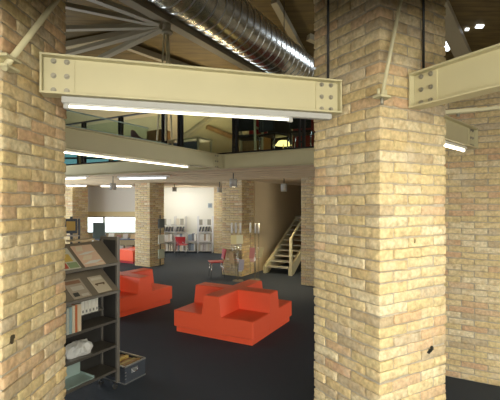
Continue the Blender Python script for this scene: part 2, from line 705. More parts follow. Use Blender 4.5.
# mezzanine: frame with its edge along local x, local y pointing away from the void
MC = Vector((-0.573, 7.9, 0))
GA = R(-30)                     # grid rotation: local +y points 30 degrees right of straight ahead
GX, GY = fwd(120), fwd(30)


def G(x, y, z=0.0, o=MC):
    return Vector((o.x + GX.x * x + GY.x * y, o.y + GX.y * x + GY.y * y, z))


BZ0 = EYE + 0.65                # underside of the steel beams
mb = MB()
x0, x1, y0, y1 = -11.0, 6.8, 0.1, 11.0
pts = []
nr = 30
# ribbed underside running along local x
mb.box((x0, y0, 2.93), (x1, y1, 3.10))
for k in range(int((y1 - y0) / 0.62)):
    yy = y0 + 0.05 + k * 0.62
    mb.add([(x0, yy, 2.93), (x0, yy + 0.10, 2.855), (x0, yy + 0.34, 2.855), (x0, yy + 0.44, 2.93),
            (x1, yy, 2.93), (x1, yy + 0.10, 2.855), (x1, yy + 0.34, 2.855), (x1, yy + 0.44, 2.93)],
           [(0, 4, 5, 1), (1, 5, 6, 2), (2, 6, 7, 3), (0, 1, 2, 3), (7, 6, 5, 4)])
struct(mb.build('ceiling_mezzanine', M['soffit'], None, MC, GA))

# back walls
WY = 17.75
quad('wall_back', [(-4.35, WY, 0), (-1.45, WY, 0), (-1.45, WY, 2.85), (-4.35, WY, 2.85)], M['white_wall'], (0, 0.15, 0))
quad('baseboard_back', [(-4.35, WY - 0.02, 0), (-1.66, WY - 0.02, 0), (-1.66, WY - 0.02, 0.1), (-4.35, WY - 0.02, 0.1)], M['rack'], (0, 0.02, 0))
# window wall on the left: pieces round one long window
LY = 16.6
quad('wall_left', [(-9.2, LY, 0), (-4.3, LY, 0), (-4.3, LY, 0.90), (-9.2, LY, 0.90)], M['beige_wall'], (0, 0.15, 0))
quad('wall_left_upper', [(-9.2, LY, 1.78), (-4.3, LY, 1.78), (-4.3, LY, 2.85), (-9.2, LY, 2.85)], M['grey_wall'], (0, 0.15, 0))
quad('trim_1', [(-9.2, LY - 0.05, 1.60), (-4.4, LY - 0.05, 1.60), (-4.4, LY - 0.05, 1.80), (-9.2, LY - 0.05, 1.80)], M['tan_strip'], (0, 0.05, 0))
mb = MB()
for xx in (-9.1, -7.6, -6.06, -4.72):
    mb.box((xx - 0.035, LY - 0.03, 0.90), (xx + 0.035, LY + 0.06, 1.60))
mb.box((-9.1, LY - 0.03, 1.56), (-4.7, LY + 0.06, 1.60))
mb.box((-9.1, LY - 0.03, 0.90), (-4.7, LY + 0.06, 0.95))
wf = struct(mb.build('window_1', M['rack']))
pane = MB().box((-9.1, LY + 0.02, 0.95), (-4.72, LY + 0.028, 1.56)).build('window_pane', M['glass'], wf)
quad('wall_left_end', [(-4.68, LY, 0.9), (-4.3, LY, 0.9), (-4.3, LY, 1.62), (-4.68, LY, 1.62)], M['beige_wall'], (0, 0.15, 0))
quad('wall_left_return', [(-4.35, LY, 0), (-4.35, WY + 0.15, 0), (-4.35, WY + 0.15, 2.85), (-4.35, LY, 2.85)], M['white_wall'], (0.05, 0, 0))
# beige wall beside the stair
SA = Vector((0.47, 12.5, 0))
mb = MB().box((-0.36, -0.2, 0), (-0.25, 6.2, 2.84))
struct(mb.build('wall_stair', M['beige_wall'], None, SA, GA))
mb = MB().box((-0.25, 4.6, 0), (5.0, 4.75, 2.84))
struct(mb.build('wall_stair_end', M['beige_wall'], None, SA, GA))
mb = MB().box((1.75, 0.7, 0), (1.87, 4.58, 2.84))  # hidden wall added to block side light under the stair
struct(mb.build('stair_light_block', M['beige_wall'], None, SA, GA))
# upper walls round the mezzanine, with a band of teal glazing
quad('wall_upper', [(-10, 19.6, 2.85), (9, 19.6, 2.85), (9, 19.6, 3.45), (-10, 19.6, 3.45)], M['plaster'], (0, 0.1, 0))

# right hand radial brick wall
WP = Vector((2.745, 4.90, 0))
wd = Vector((math.sin(R(120)), math.cos(R(120)), 0))
wme = brick_wall_mesh(3.4, 3.78, 0.30, 11, True)
w0 = WP - wd * 0.42
wall_r = struct(put_mesh('wall_right', wme, w0, math.atan2(wd.y, wd.x)))

# ------------------------------------------------------------------ near pillars
PR = Vector((0.871, 2.68, 0))
pa = 29.5
p1 = put_mesh('brick_pillar', pillar_mesh(5.1, 3), PR, R(pa))
tag(p1, 'large yellow brick pillar in front at right, a black scorch mark low on its face', 'pillar', kind='thing')
PLc = Vector((-1.293, 2.81, 0))      # far right corner of the left pillar
la = R(-1.0)
# local +x of the pillar points right; its far right corner is local (PS, PS)
ca, sa = math.cos(la), math.sin(la)
PL = Vector((PLc.x - (ca * PS - sa * PS), PLc.y - (sa * PS + ca * PS), 0))
p2 = put_mesh('brick_pillar', pillar_mesh(5.1, 5), PL, la)
tag(p2, 'yellow brick pillar cut by the left picture edge, dark speck on one brick', 'pillar', kind='thing')


# dark marks on the bricks: thin soot spots lying on the brick surface
def soot(name, parent, pts, m):
    mb = MB()
    for (x, y, z, rx, rz, ax) in pts:
        n = 9
        ring = []
        for i in range(n):
            a = 2 * math.pi * i / n
            k = random.uniform(0.65, 1.25)
            ring.append((math.cos(a) * rx * k, math.sin(a) * rz * k))
        if ax == 'x':
            vs = [(x + u, y, z + w) for u, w in ring] + [(x + u, y + 0.006, z + w) for u, w in ring]
        else:
            vs = [(x, y + u, z + w) for u, w in ring] + [(x - 0.006, y + u, z + w) for u, w in ring]
        mb.add(vs, [tuple(range(n)), tuple(range(2 * n - 1, n - 1, -1))] + [(i, (i + 1) % n, (i + 1) % n + n, i + n) for i in range(n)])
    return mb.build(name, m, parent)


s1 = soot('scorch_mark', p1, [(0.50, -0.006, 1.105, 0.026, 0.018, 'x'), (0.535, -0.006, 1.128, 0.016, 0.020, 'x'),
                              (0.513, -0.006, 1.108, 0.024, 0.014, 'x')], cm(0.02, 0.02, 0.015))
s1['label'] = 'black scorch mark'
s1b = soot('chip_mark', p1, [(0.20, -0.006, 0.82, 0.012, 0.010, 'x')], cm(0.18, 0.15, 0.10))
s1c = soot('chip_mark', p1, [(0.345, -0.006, 1.925, 0.008, 0.018, 'x')], cm(0.25, 0.18, 0.08))
s2 = soot('dark_speck', p2, [(PS + 0.006, 0.075, 1.445, 0.016, 0.024, 'y'), (PS + 0.006, 0.095, 1.46, 0.010, 0.014, 'y')], cm(0.07, 0.055, 0.03))
s2['label'] = 'dark speck'

# far pillars
far_me = pillar_mesh(2.856, 21, False)


def far_pillar(corner, rot, label):
    o = put_mesh('brick_pillar', far_me, (corner[0], corner[1], 0), rot)
    return tag(o, label, 'pillar', kind='thing')


far_pillar((-0.235, 11.75), R(60), 'brick pillar behind the clear leaflet stand, left of the stair')
far_pillar((-3.38, 13.5), R(60), 'brick pillar between the window and the white wall with metal shelves')
far_pillar((1.96, 10.25), R(60), 'grey-brown brick pillar half hidden behind the large front pillar, right of the stair')
far_pillar((-0.95, 16.85), R(60), 'pale brick pillar at the right end of the white wall')
far_pillar((-6.73, 15.15), R(60), 'brick pillar left of the bright window, above the bookcase')


# ------------------------------------------------------------------ steel beams
def ibeam(label, P0, P1, z0, h, bw, side, bolts=(True, True), inset=0.07, pitch=0.075, plates=(True, True)):
    P0, P1 = Vector(P0), Vector(P1)
    d = P1 - P0
    L = d.length
    t = thing('steel_beam', label, 'beam', (P0.x, P0.y, z0), math.atan2(d.y, d.x), kind='thing')
    MB().box((0.004, -0.005, 0.012), (L - 0.004, 0.005, h - 0.012)).build('web', M['cream'], t)
    for z in (0.0, h - 0.013):
        MB().box((0, -bw / 2, z), (L, bw / 2, z + 0.013), 0, 0.002).build('flange', M['cream'], t)
    for e in (0, 1):
        if plates[e]:
            x = 0.0 if e == 0 else L - 0.012
            MB().box((x + 0.0005, -bw / 2 + 0.004, 0.014), (x + 0.0115, bw / 2 - 0.004, h - 0.014)).build('end_plate', M['cream'], t)
        if bolts[e]:
            xa = 0.014 if e == 0 else L - 0.014 - inset - pitch - 0.03
            MB().box((xa, side * 0.009 - 0.004, 0.02), (xa + inset + pitch + 0.03, side * 0.009 + 0.004, h - 0.02)).build('cleat', M['cream'], t)
            for i in range(2):
                for k in range(3):
                    x = inset + i * pitch if e == 0 else L - inset - i * pitch
                    z = 0.03 + k * (h - 0.065) / 2
                    b = MB()
                    b.cyl((x, side * 0.012, z), (x, side * 0.017, z), 0.017, 14)
                    b.cyl((x, side * 0.017, z), (x, side * 0.029, z), 0.0125, 6)
                    b.build('bolt', M['bolt'], t)
    return t


MA = Vector((-1.277, 2.45, 0))
MBp = Vector((0.663, 3.00, 0))
BH_ = 0.243
ZB = EYE + 0.657
main_beam = ibeam('long cream steel beam spanning between the two front brick pillars', MA, MBp, ZB, BH_, 0.12, -1)
rd = Vector((0.492, -0.870, 0))
RS = Vector((0.871 + 0.87 * 0.325, 2.68 + 0.492 * 0.325, 0)) + rd * 0.012
ibeam('cream steel beam running from the right front pillar out of the top right picture edge', RS, RS + rd * 2.6, ZB, BH_, 0.12, -1)
sd = Vector((math.sin(R(45.5)), math.cos(R(45.5)), 0))
ibeam('short cream steel beam from behind the right front pillar to the right brick wall', WP - sd * 2.05, WP - sd * 0.035, ZB - 0.01, BH_, 0.12, -1)
tb = fwd(210)
CJ = Vector((MC.x, MC.y, 0))
ibeam('cream steel beam crossing from the left pillar to the mezzanine corner', CJ + tb * 0.09, CJ + tb * 4.4, BZ0, 0.28, 0.14, 1, (True, False), 0.05, 0.07)
ibeam('cream steel mezzanine edge beam right of the corner joint, under the railing', CJ + GX * 0.08, CJ + GX * 4.1, BZ0, 0.28, 0.14, -1, (False, False))
ibeam('cream steel mezzanine edge beam left of the corner joint, under the crossing beam', CJ - GX * 7.6, CJ - GX * 0.08, BZ0, 0.28, 0.14, -1, (False, True))
jb = MB().box((-0.078, -0.078, 0), (0.078, 0.078, 0.285), 0, 0.003)
struct(jb.build('trim_2', M['cream'], None, (MC.x, MC.y, BZ0 - 0.002), GA))


# strip lights
def strip_light(label, P0, P1, z, tube_a, tube_b, m, w=0.05, h=0.034, r=0.0135, group=None, body='white'):
    P0, P1 = Vector(P0), Vector(P1)
    d = P1 - P0
    L = d.length
    t = thing('strip_light', label, 'strip light', (P0.x, P0.y, z), math.atan2(d.y, d.x), group)
    MB().box((0, -w / 2, -h), (L, w / 2, 0), 0, 0.004).build('housing', M[body], t)
    for x in (tube_a, tube_b - 0.03):
        MB().box((x, -0.014, -h - 0.034), (x + 0.03, 0.014, -h + 0.001), 0, 0.003).build('lamp_holder', M[body], t)
    MB().cyl((tube_a + 0.028, 0, -h - 0.0165), (tube_b - 0.028, 0, -h - 0.0165), r, 12).build('tube', m, t)
    return t


bd = (MBp - MA).normalized()
strip_light('long white fluorescent strip light under the front steel beam', MA + bd * 0.115, MA + bd * 1.95, ZB - 0.003, 0.01, 1.53, M['tube'], 0.05, 0.042, 0.009, None, 'lamp_body')
sl = strip_light('strip light under the steel beam at the right picture edge', RS + rd * 0.85, RS + rd * 2.3, ZB - 0.003, 0.02, 1.42, M['tube'])
sla = area('strip_lamp', (0, 0, 0), (0, 0, 0), 1.3, 0.05, 20, (1.0, 0.955, 0.80))
sla.parent = sl
sla.location = (0.72, 0, -0.075)
strip_light('short warm strip light under the short beam by the right brick wall', WP - sd * 1.30, WP - sd * 0.33, ZB - 0.014, 0.02, 0.95, M['tube_warm'], 0.045, 0.03)
strip_light('strip light along the bottom of the crossing steel beam', CJ + tb * 1.0, CJ + tb * 4.3, BZ0 - 0.003, 0.02, 3.25, M['tube_warm'], 0.036, 0.02, 0.009)
strip_light('strip light under the mezzanine edge beam by the left pillar', G(-5.6, 0), G(-3.95, 0), BZ0 - 0.003, 0.02, 1.6, M['tube_warm'], 0.06, 0.035)
strip_light('cool white strip light under the mezzanine near the joint of the beams', G(-3.5, 0.55), G(-2.1, 0.85), 2.853, 0.02, 1.38, M['tube_cool'], 0.12, 0.05, 0.02)
strip_light('far warm strip light under the ceiling above the window, left one', (-6.9, 15.0, 0), (-6.1, 15.0, 0), 2.853, 0.02, 0.78, M['tube_warm'], 0.08, 0.04, 0.018)
strip_light('far warm strip light under the ceiling above the window, right one', (-5.7, 15.2, 0), (-4.45, 15.3, 0), 2.853, 0.02, 1.2, M['tube_warm'], 0.08, 0.04, 0.018)


# downlights
def downlight(label, p, r, h, power, ceil=2.925):
    t = thing('downlight', label, 'downlight', (p[0], p[1], p[2]))
    b = MB()
    n = 20
    ring = [(math.cos(2 * math.pi * i / n), math.sin(2 * math.pi * i / n)) for i in range(n)]
    prof = [(r * 0.9, h), (r, h * 0.95), (r, 0.0), (r * 0.88, 0.0), (r * 0.86, 0.02)]
    vs = [(x * q, y * q, z) for q, z in prof for x, y in ring]
    fs = [(k * n + i, k * n + (i + 1) % n, (k + 1) * n + (i + 1) % n, (k + 1) * n + i) for k in range(len(prof) - 1) for i in range(n)]
    b.add(vs, fs, 0, True)
    b.add([(x * r * 0.9, y * r * 0.9, h) for x, y in ring], [tuple(range(n))])
    b.build('housing', cm(0.34, 0.33, 0.29, 0.4), t)
    MB().cyl((0, 0, 0.004), (0, 0, 0.012), r * 0.84, n).build('lens', M['lampglow'], t)
    if p[2] + h < ceil - 0.005:
        MB().cyl((0, 0, h), (0, 0, ceil - p[2]), 0.012, 8).build('stem', M['black'], t)
    d = bpy.data.lights.new('lamp', 'SPOT')
    d.energy = power
    d.color = (1.0, 0.82, 0.52)
    d.spot_size = R(105)
    d.spot_blend = 0.6
    d.shadow_soft_size = r * 0.7
    o = bpy.data.objects.new('lamp', d)
    COL.objects.link(o)
    o.parent = t
    o.location = (0, 0, -0.02)
    return t


downlight('nearest ceiling downlight, a white cylinder under the mezzanine left of the front pillar', W(233.3, 187, 9.3), 0.088, 0.19, 30)
downlight('white cylinder downlight hanging in front of the beige stair wall', W(284, 191.3, 11.2), 0.088, 0.21, 95)
downlight('small downlight above the white wall, beside the pale pillar', W(219.5, 192.5, 13.0), 0.08, 0.17, 40)
downlight('downlight on a short stem above the bookcase, left under the mezzanine', W(113, 190, 10.6), 0.085, 0.18, 30)
downlight('small far downlight above the white wall, right of the window pillar', W(174.5, 191.5, 14.5), 0.08, 0.15, 40)

# ------------------------------------------------------------------ tie rods, brackets, conduits
t = thing('tie_rod', 'cream diagonal tie rod with bracket at the top left corner', 'tie rod', (0, 0, 0))
nx = -1.295
MB().cyl((nx + 0.034, 2.05, 2.885), (nx + 0.066, 3.10, 4.11), 0.0165, 12).build('rod', M['cream'], t)
MB().box((nx + 0.003, 2.03, 2.945), (nx + 0.06, 2.165, 2.960), 0, 0.003).build('bracket_plate', M['cream'], t)
MB().box((nx + 0.003, 2.03, 2.893), (nx + 0.06, 2.15, 2.908), 0, 0.003).build('bracket_plate', M['cream'], t)
MB().box((nx + 0.002, 2.03, 2.905), (nx + 0.012, 2.16, 2.95)).build('back_plate', M['cream'], t)

PX = Vector((0.87, 0.492, 0))       # along the right pillar's right face
PY = Vector((-0.492, 0.87, 0))


def PF(t_, off, z):                  # point on/off the right face
    p = PR + PX * t_ - PY * off
    return Vector((p.x, p.y, z))


t = thing('tie_rod', 'thin cream diagonal tie rod in front of the right pillar corner', 'tie rod')
MB().cyl(PF(-0.045, 0.06, 2.90), PF(0.30, 0.05, 4.15), 0.0125, 12).build('rod', M['cream'], t)
MB().bar(PF(-0.09, 0.055, 2.885), PF(0.005, 0.055, 2.885), 0.07, 0.014).build('bracket_plate', M['cream'], t)
for q in (-0.075, -0.009):
    MB().cyl(PF(q, 0.055, 2.89), PF(q, 0.055, 2.935), 0.011, 8).build('bolt', M['cream'], t)
MB().cyl(PF(-0.042, 0.055, 2.835), PF(-0.042, 0.055, 2.88), 0.011, 6).build('nut', M['bolt'], t)
MB().bar(PF(0.015, 0.008, 2.885), PF(0.0, 0.06, 2.885), 0.03, 0.012).build('fixing_lug', M['cream'], t)

c1 = MB().cyl(PF(0.415, 0.022, 3.105), PF(0.415, 0.022, 4.9), 0.009, 10).build('conduit', M['black'])
tag(c1, 'thin dark vertical conduit on the lit right face of the right front pillar', 'conduit')
q = PR + PY * 0.50 - PX * 0.022
c2 = MB().cyl((q.x, q.y, 3.03), (q.x, q.y, 4.9), 0.010, 10).build('conduit', M['rack_dark'])
tag(c2, 'dark vertical conduit on the shaded left face of the right front pillar', 'conduit')

t = thing('tie_bar', 'thin cream horizontal bar running right from the right front pillar edge', 'tie bar')
e0 = PF(PS + 0.045, -0.06, 2.885)
MB().bar(e0, (2.62, 2.66, 2.925), 0.035, 0.022).build('bar', M['cream'], t)
MB().bar(e0 + Vector((-0.01, -0.02, 0.0)), e0 + Vector((0.22, -0.075, 0.01)), 0.06, 0.028).build('end_fork', M['cream'], t)
MB().cyl(e0 + Vector((0.10, -0.04, -0.03)), e0 + Vector((0.10, -0.04, 0.03)), 0.012, 8).build('bolt', M['bolt'], t)

# ------------------------------------------------------------------ roof: duct and truss
k = 1.457
DZ = 5.54
dax = fwd(30)
D0 = Vector((0, 8.0, DZ))
s0, s1_ = -3.0, 7.5
t = thing('air_duct', 'large spiral galvanised steel air duct under the timber roof', 'duct', D0, math.atan2(dax.y, dax.x))
DR = 0.44
n = 40
b = MB()
segs = 24
vs = []
for i in range(segs + 1):
    x = s0 + (s1_ - s0) * i / segs
    for j in range(n):
        a = 2 * math.pi * j / n
        vs.append((x, DR * math.cos(a), DR * math.sin(a)))
fs = [(i * n + j, i * n + (j + 1) % n, (i + 1) * n + (j + 1) % n, (i + 1) * n + j) for i in range(segs) for j in range(n)]
b.add(vs, fs, 0, True)
b.add([(s0, DR * math.cos(2 * math.pi * j / n), DR * math.sin(2 * math.pi * j / n)) for j in range(n)], [tuple(range(n))])
b.build('duct_tube', M['galv'], t)
b = MB()
pitch = 0.23
tot = (s1_ - s0) / pitch
m_ = int(tot * 36)
vs = []
for i in range(m_ + 1):
    a = 2 * math.pi * i / 36
    x = s0 + pitch * i / 36
    for (dx, dr) in ((-0.016, -0.002), (-0.008, 0.010), (0.008, 0.010), (0.016, -0.002)):
        vs.append((x + dx, (DR + dr) * math.cos(a), (DR + dr) * math.sin(a)))
fs = [(i * 4 + j, i * 4 + j + 1, (i + 1) * 4 + j + 1, (i + 1) * 4 + j) for i in range(m_) for j in range(3)]
b.add(vs, fs, 0, False)
b.build('spiral_seam', M['galv_seam'], t)
for x in (-1.2, 1.6, 4.4):
    MB().cyl((x, 0, DR - 0.01), (x, 0, 7.55 - DZ - 0.3 if x > 0 else DR + 0.5), 0.01, 8).build('hanger', M['black'], t)

# the truss: hub, chord, radiating struts, hanging rods
HUB = Vector((-1.36, 6.54, 5.13))
t = thing('roof_truss', 'grey steel roof truss, struts fanning out from a hub beside the duct', 'truss', HUB)


def rel(p):
    return Vector(p) - HUB


cd = Vector((dax.x, dax.y, 0))
for off in (-0.075, 0.075):
    MB().bar(cd * -3.2 + Vector((0, 0, 0.07 + off)), cd * 8.0 + Vector((0, 0, 0.07 + off)), 0.17, 0.03).build('chord_flange', M['rafter'], t)
MB().bar(cd * -3.2 + Vector((0, 0, 0.07)), cd * 8.0 + Vector((0, 0, 0.07)), 0.02, 0.13).build('chord_web', M['rafter'], t)
h = MB()
h.cyl((0, 0, -0.14), (0, 0, 0.02), 0.065, 14)
h.cyl((0, 0, -0.18), (0, 0, -0.14), 0.095, 14)
h.build('hub', M['rafter'], t)
ends = [W(44, 1, 6.9), W(44, 29, 8.0), W(44, 60, 9.5), W(44, 86, 11.4), W(60, -14, 6.0), W(150, -40, 8.4)]
for e in ends:
    v = rel(e)
    u = v.normalized()
    MB().bar(u * 0.12 + Vector((0, 0, -0.05)), v, 0.12, 0.075).build('strut', M['rafter'], t)
for (dx, dy, zb) in ((-0.10, 0.0, 3.21), (-0.02, 0.05, 3.21), (0.05, 0.02, 3.21)):
    MB().cyl((dx * 0.4, dy, -0.18), (dx * 1.6 + 0.0, dy, zb - HUB.z), 0.016, 8).build('hanging_rod', M['cream'], t)
for (dx, dy) in ((0.35, 0.30), (-0.30, 0.35)):
    MB().bar((0, 0, -0.08), (dx, dy, 0.62), 0.05, 0.03).build('brace', M['rafter'], t)

# rafters on the far slope
def roofz(y):
    return 3.05 + 0.30 * (y + 5) if y < 10 else 7.55 - (y - 10) * (1.55 / 3.6)


raf = [('grey rafter above the duct, the left of two', (0.62, 10.2), (1.75, 12.2)),
       ('grey rafter meeting the right front pillar above the duct', (1.65, 11.3), (2.9, 11.9)),
       ('wide grey rafter at the top right behind the right front pillar', (4.75, 10.1), (7.3, 12.9)),
       ('second grey rafter at the top right, nearer the pillar', (4.2, 10.3), (6.4, 12.95)),
       ('rafter over the amber timber boards left of the hub', (-8.2, 12.2), (-2.6, 11.0)),
       ('rafter across the amber timber boards behind the hanging rods', (-3.6, 11.6), (-0.4, 13.2))]
for lab, a, b_ in raf:
    p0 = Vector((a[0], a[1], roofz(a[1]) - (0.26 if 'wide' in lab else 0.13)))
    p1_ = Vector((b_[0], b_[1], roofz(b_[1]) - (0.26 if 'wide' in lab else 0.13)))
    o = MB().bar(p0, p1_, 0.42 if 'wide' in lab else 0.18, 0.16).build('rafter', M['rafter'])
    tag(o, lab, 'rafter', kind='thing')
for lab, a, b_ in (('rafter on the pale sloping ceiling above the low desk', (185, 137), (226, 106)), ('oak bar coloured as the amber-lit strip of the sloping ceiling, meeting the corner post', (207, 127), (236, 139))):
    ps = []
    for (px, py) in (a, b_):
        sl_ = 2.84 / 6.6
        Y = (6.0 + 13.6 * sl_ - 0.11 - EYE) / (-(py - 202) / 400 + sl_)
        ps.append(W(px, py, Y))
    o = MB().bar(ps[0], ps[1], 0.16, 0.14).build('rafter', M['oak'] if 'corner' in lab else M['rafter'])  # oak colour stands for amber light on the ceiling
    tag(o, lab, 'rafter', kind='thing')
# rooflights set in the far slope
for i, (px, py, w_, hh) in enumerate(((447, 46, 0.24, 0.34), (479.5, 26, 0.20, 0.10), (467, 29, 0.09, 0.07))):
    # intersect the sight line with the slope
    q = (py - 202) / 400
    sl = 1.55 / 3.6
    Y = (7.55 + 10 * sl - EYE) / (-q + sl)
    p = W(px, py, Y)
    mb = MB()
    nrm = Vector((0, -sl, -1)).normalized()
    down = Vector((0, 1, -sl)).normalized()
    c = p + nrm * 0.03
    vs = [c + Vector((sx * w_ / 2, 0, 0)) + down * (sy * hh / 2) for sx, sy in ((-1, -1), (1, -1), (1, 1), (-1, 1))]
    vs2 = [v - nrm * 0.05 for v in vs]
    mb.add(vs + vs2, [(0, 1, 2, 3), (7, 6, 5, 4), (0, 4, 5, 1), (1, 5, 6, 2), (2, 6, 7, 3), (3, 7, 4, 0)])
    o = mb.build('window_%d' % (i + 2), M['skylight'])
    struct(o)

# ------------------------------------------------------------------ mezzanine railing
MT = 3.135
rl = thing('railing', 'black steel railing with glass panels along the mezzanine edge', 'railing', (MC.x, MC.y, MT), GA)
posts = [-5.55, -4.22, -2.9, -1.55, -1.10, 0.28, 1.68, 3.05]
MB().box((-7.0, 0.02, 0.0), (4.0, 0.14, 0.04)).build('kerb', M['black'], rl)
for x in posts:
    b = MB()
    b.box((x - 0.055, 0.05, 0), (x - 0.025, 0.11, 1.06))
    b.box((x + 0.015, 0.05, 0), (x + 0.065, 0.11, 1.06))
    b.box((x - 0.05, 0.06, 0.85), (x + 0.05, 0.10, 0.88))
    b.box((x - 0.05, 0.06, 0.12), (x + 0.05, 0.10, 0.15))
    b.build('post', M['black'], rl)
MB().cyl((-7.0, 0.08, 1.075), (4.0, 0.08, 1.075), 0.022, 10).build('handrail', M['black'], rl)
for a, b_ in zip(posts[:-1], posts[1:]):
    if b_ - a > 0.6:
        MB().box((a + 0.09, 0.076, 0.06), (b_ - 0.08, 0.084, 0.98)).build('glass_panel', M['glass'], rl)
# low glass upstand on the crossing beam
gu = thing('glass_upstand', 'low teal glass strip standing on the crossing steel beam', 'glass screen', (CJ.x, CJ.y, BZ0 + 0.281), math.atan2(tb.y, tb.x))
MB().box((2.0, -0.005, 0), (4.3, 0.005, 0.20)).build('pane', M['glass'], gu)
MB().box((2.0, -0.008, 0.20), (4.3, 0.008, 0.215)).build('top_edge', M['teal'], gu)
MB().box((1.6, 0.03, 0), (4.3, 0.05, 0.014)).build('bottom_edge', M['teal'], gu)
# teal clerestory high on the left upper wall
quad('wall_upper_left', [(-10, 17.05, 3.1), (-4.45, 17.05, 3.1), (-4.45, 17.05, 4.42), (-10, 17.05, 4.42)], M['plaster'], (0, 0.1, 0))
M['teal_sky'] = emis('teal_daylight_pane', (0.22, 0.52, 0.55), 0.32)
for i, (a, b_) in enumerate(((-8.6, -7.3), (-7.2, -5.95), (-5.85, -4.6))):
    w_ = struct(MB().box((a, 17.0, 3.66), (b_, 17.05, 4.32)).build('window_%d' % (i + 5), M['black']))
    MB().box((a + 0.06, 16.98, 3.72), (b_ - 0.06, 17.0, 4.02)).build('window_pane', M['teal_sky'], w_)
    MB().box((a + 0.06, 16.98, 4.10), (b_ - 0.06, 17.0, 4.27)).build('window_pane', M['teal_sky'], w_)

# ------------------------------------------------------------------ upper floor furniture
def box_thing(name, label, cat, loc, rot, size, m, group=None, bev=0.01):
    sx, sy, sz = size
    o = MB().box((-sx / 2, -sy / 2, 0), (sx / 2, sy / 2, sz), 0, bev).build(name, m, None, loc, rot)
    return tag(o, label, cat, group)


def frame_chair(label, loc, rot):
    t = thing('chair', label, 'chair', loc, rot)
    r = 0.021
    for sx in (-0.24, 0.24):
        MB().bar((sx, -0.22, 0), (sx, -0.22, 0.62), 0.04, 0.04).build('leg', M['cream'], t)
        MB().bar((sx, 0.22, 0), (sx, 0.26, 0.92), 0.04, 0.04).build('leg', M['cream'], t)
        MB().bar((sx, -0.24, 0.62), (sx, 0.25, 0.62), 0.04, 0.035).build('armrest', M['cream'], t)
    MB().bar((-0.26, 0.26, 0.92), (0.26, 0.26, 0.92), 0.04, 0.04).build('top_rail', M['cream'], t)
    MB().box((-0.23, -0.24, 0.42), (0.23, 0.24, 0.48), 0, 0.015).build('seat', M['black'], t)
    MB().box((-0.23, 0.235, 0.55), (0.23, 0.265, 0.82), 0, 0.01).build('backrest', M['black'], t)
    return t


frame_chair('cream framed dark chair at the mezzanine corner beside the black post', G(0.20, 0.72, 3.102), GA + R(190))
dk = thing('desk', 'long low desk with cream frame and grey panels behind the railing posts', 'desk', G(-2.4, 1.6, 3.102), GA)
MB().box((-0.85, -0.3, 0.66), (0.85, 0.3, 0.70), 0, 0.005).build('top', M['cream'], dk)
for sx in (-0.82, 0.0, 0.82):
    for sy in (-0.27, 0.27):
        MB().box((sx - 0.02, sy - 0.02, 0), (sx + 0.02, sy + 0.02, 0.66)).build('leg', M['cream'], dk)
for a in (-0.79, 0.03):
    MB().box((a, -0.275, 0.14), (a + 0.76, -0.262, 0.60)).build('panel', M['desk'], dk)
MB().box((-0.8, -0.275, 0.06), (0.8, -0.265, 0.12)).build('foot_rail', M['cream'], dk)
box_thing('storage_cabinet', 'brown wooden cabinet on the upper floor behind the purple chair', 'cabinet', G(-4.15, 2.7, 3.102), GA, (0.62, 0.4, 1.28), M['oak'])
# purple tub chair
pc = thing('tub_chair', 'purple tub chair on the upper floor left of the hanging rods', 'chair', G(-3.5, 1.3, 3.102), GA + R(160))
MB().cyl((0, 0, 0), (0, 0, 0.03), 0.22, 20).build('base', M['chrome'], pc)
MB().cyl((0, 0, 0.03), (0, 0, 0.40), 0.03, 12).build('pole', M['chrome'], pc)
b = MB()
n = 18
prof = ((0.18, 0.40), (0.235, 0.44), (0.24, 0.50), (0.20, 0.53))
vs = [(r * math.cos(2 * math.pi * i / n), r * math.sin(2 * math.pi * i / n), z) for r, z in prof for i in range(n)]
fs = [(a * n + i, a * n + (i + 1) % n, (a + 1) * n + (i + 1) % n, (a + 1) * n + i) for a in range(3) for i in range(n)]
b.add(vs, fs + [tuple(range(n)), tuple(range(3 * n, 4 * n))], 0, True)
b.build('seat', cm(0.24, 0.09, 0.11, 0.8), pc)
b = MB()
n = 12
vs = []
for r in (0.20, 0.25):
    for z in (0.50, 0.80, 1.02):
        for i in range(n + 1):
            a = R(-20 + 220 * i / n)
            zz = z - (0.25 * abs(math.cos(a)) ** 2 * (z - 0.5) / 0.5)
            vs.append((r * math.cos(a), r * math.sin(a), zz))
q = n + 1
fs = []
for l_ in (0, 3):
    for zr in (0, 1):
        for i in range(n):
            o_ = (l_ + zr) * q + i
            fs.append((o_, o_ + 1, o_ + q + 1, o_ + q))
for i in range(n):
    fs.append((2 * q + i, 2 * q + i + 1, 5 * q + i + 1, 5 * q + i))
    fs.append((i, i + 1, 3 * q + i + 1, 3 * q + i))
for e in (0, n):
    for zr in (0, 1):
        fs.append((zr * q + e, (zr + 1) * q + e, (zr + 4) * q + e, (zr + 3) * q + e))
b.add(vs, fs)
b.build('backrest', cm(0.24, 0.09, 0.11, 0.8), pc)
box_thing('partition_screen', 'dark red screen on the upper floor right of the cream chair', 'screen', G(-0.32, 2.1, 3.102), GA, (0.50, 0.06, 1.75), M['red_dull'])
box_thing('partition_screen', 'dark brown screen on the upper floor between the two red ones', 'screen', G(0.27, 2.1, 3.102), GA, (0.62, 0.06, 1.75), cm(0.035, 0.025, 0.02))
box_thing('partition_screen', 'dark red screen on the upper floor next to the right front pillar', 'screen', G(1.05, 2.1, 3.102), GA, (0.85, 0.06, 1.75), cm(0.22, 0.02, 0.02))
box_thing('low_cabinet', 'brown low cabinet on the upper floor behind the cream chair', 'cabinet', G(-0.02, 1.45, 3.102), GA, (0.6, 0.35, 0.62), M['oak'])
lp = thing('table_lamp', 'small lit table lamp on the upper floor by the right front pillar', 'lamp', G(0.72, 1.35, 3.102), GA)
MB().cyl((0, 0, 0), (0, 0, 0.02), 0.10, 14).build('base', M['black'], lp)
MB().cyl((0, 0, 0.02), (0, 0, 0.36), 0.012, 8).build('stem', M['cream'], lp)
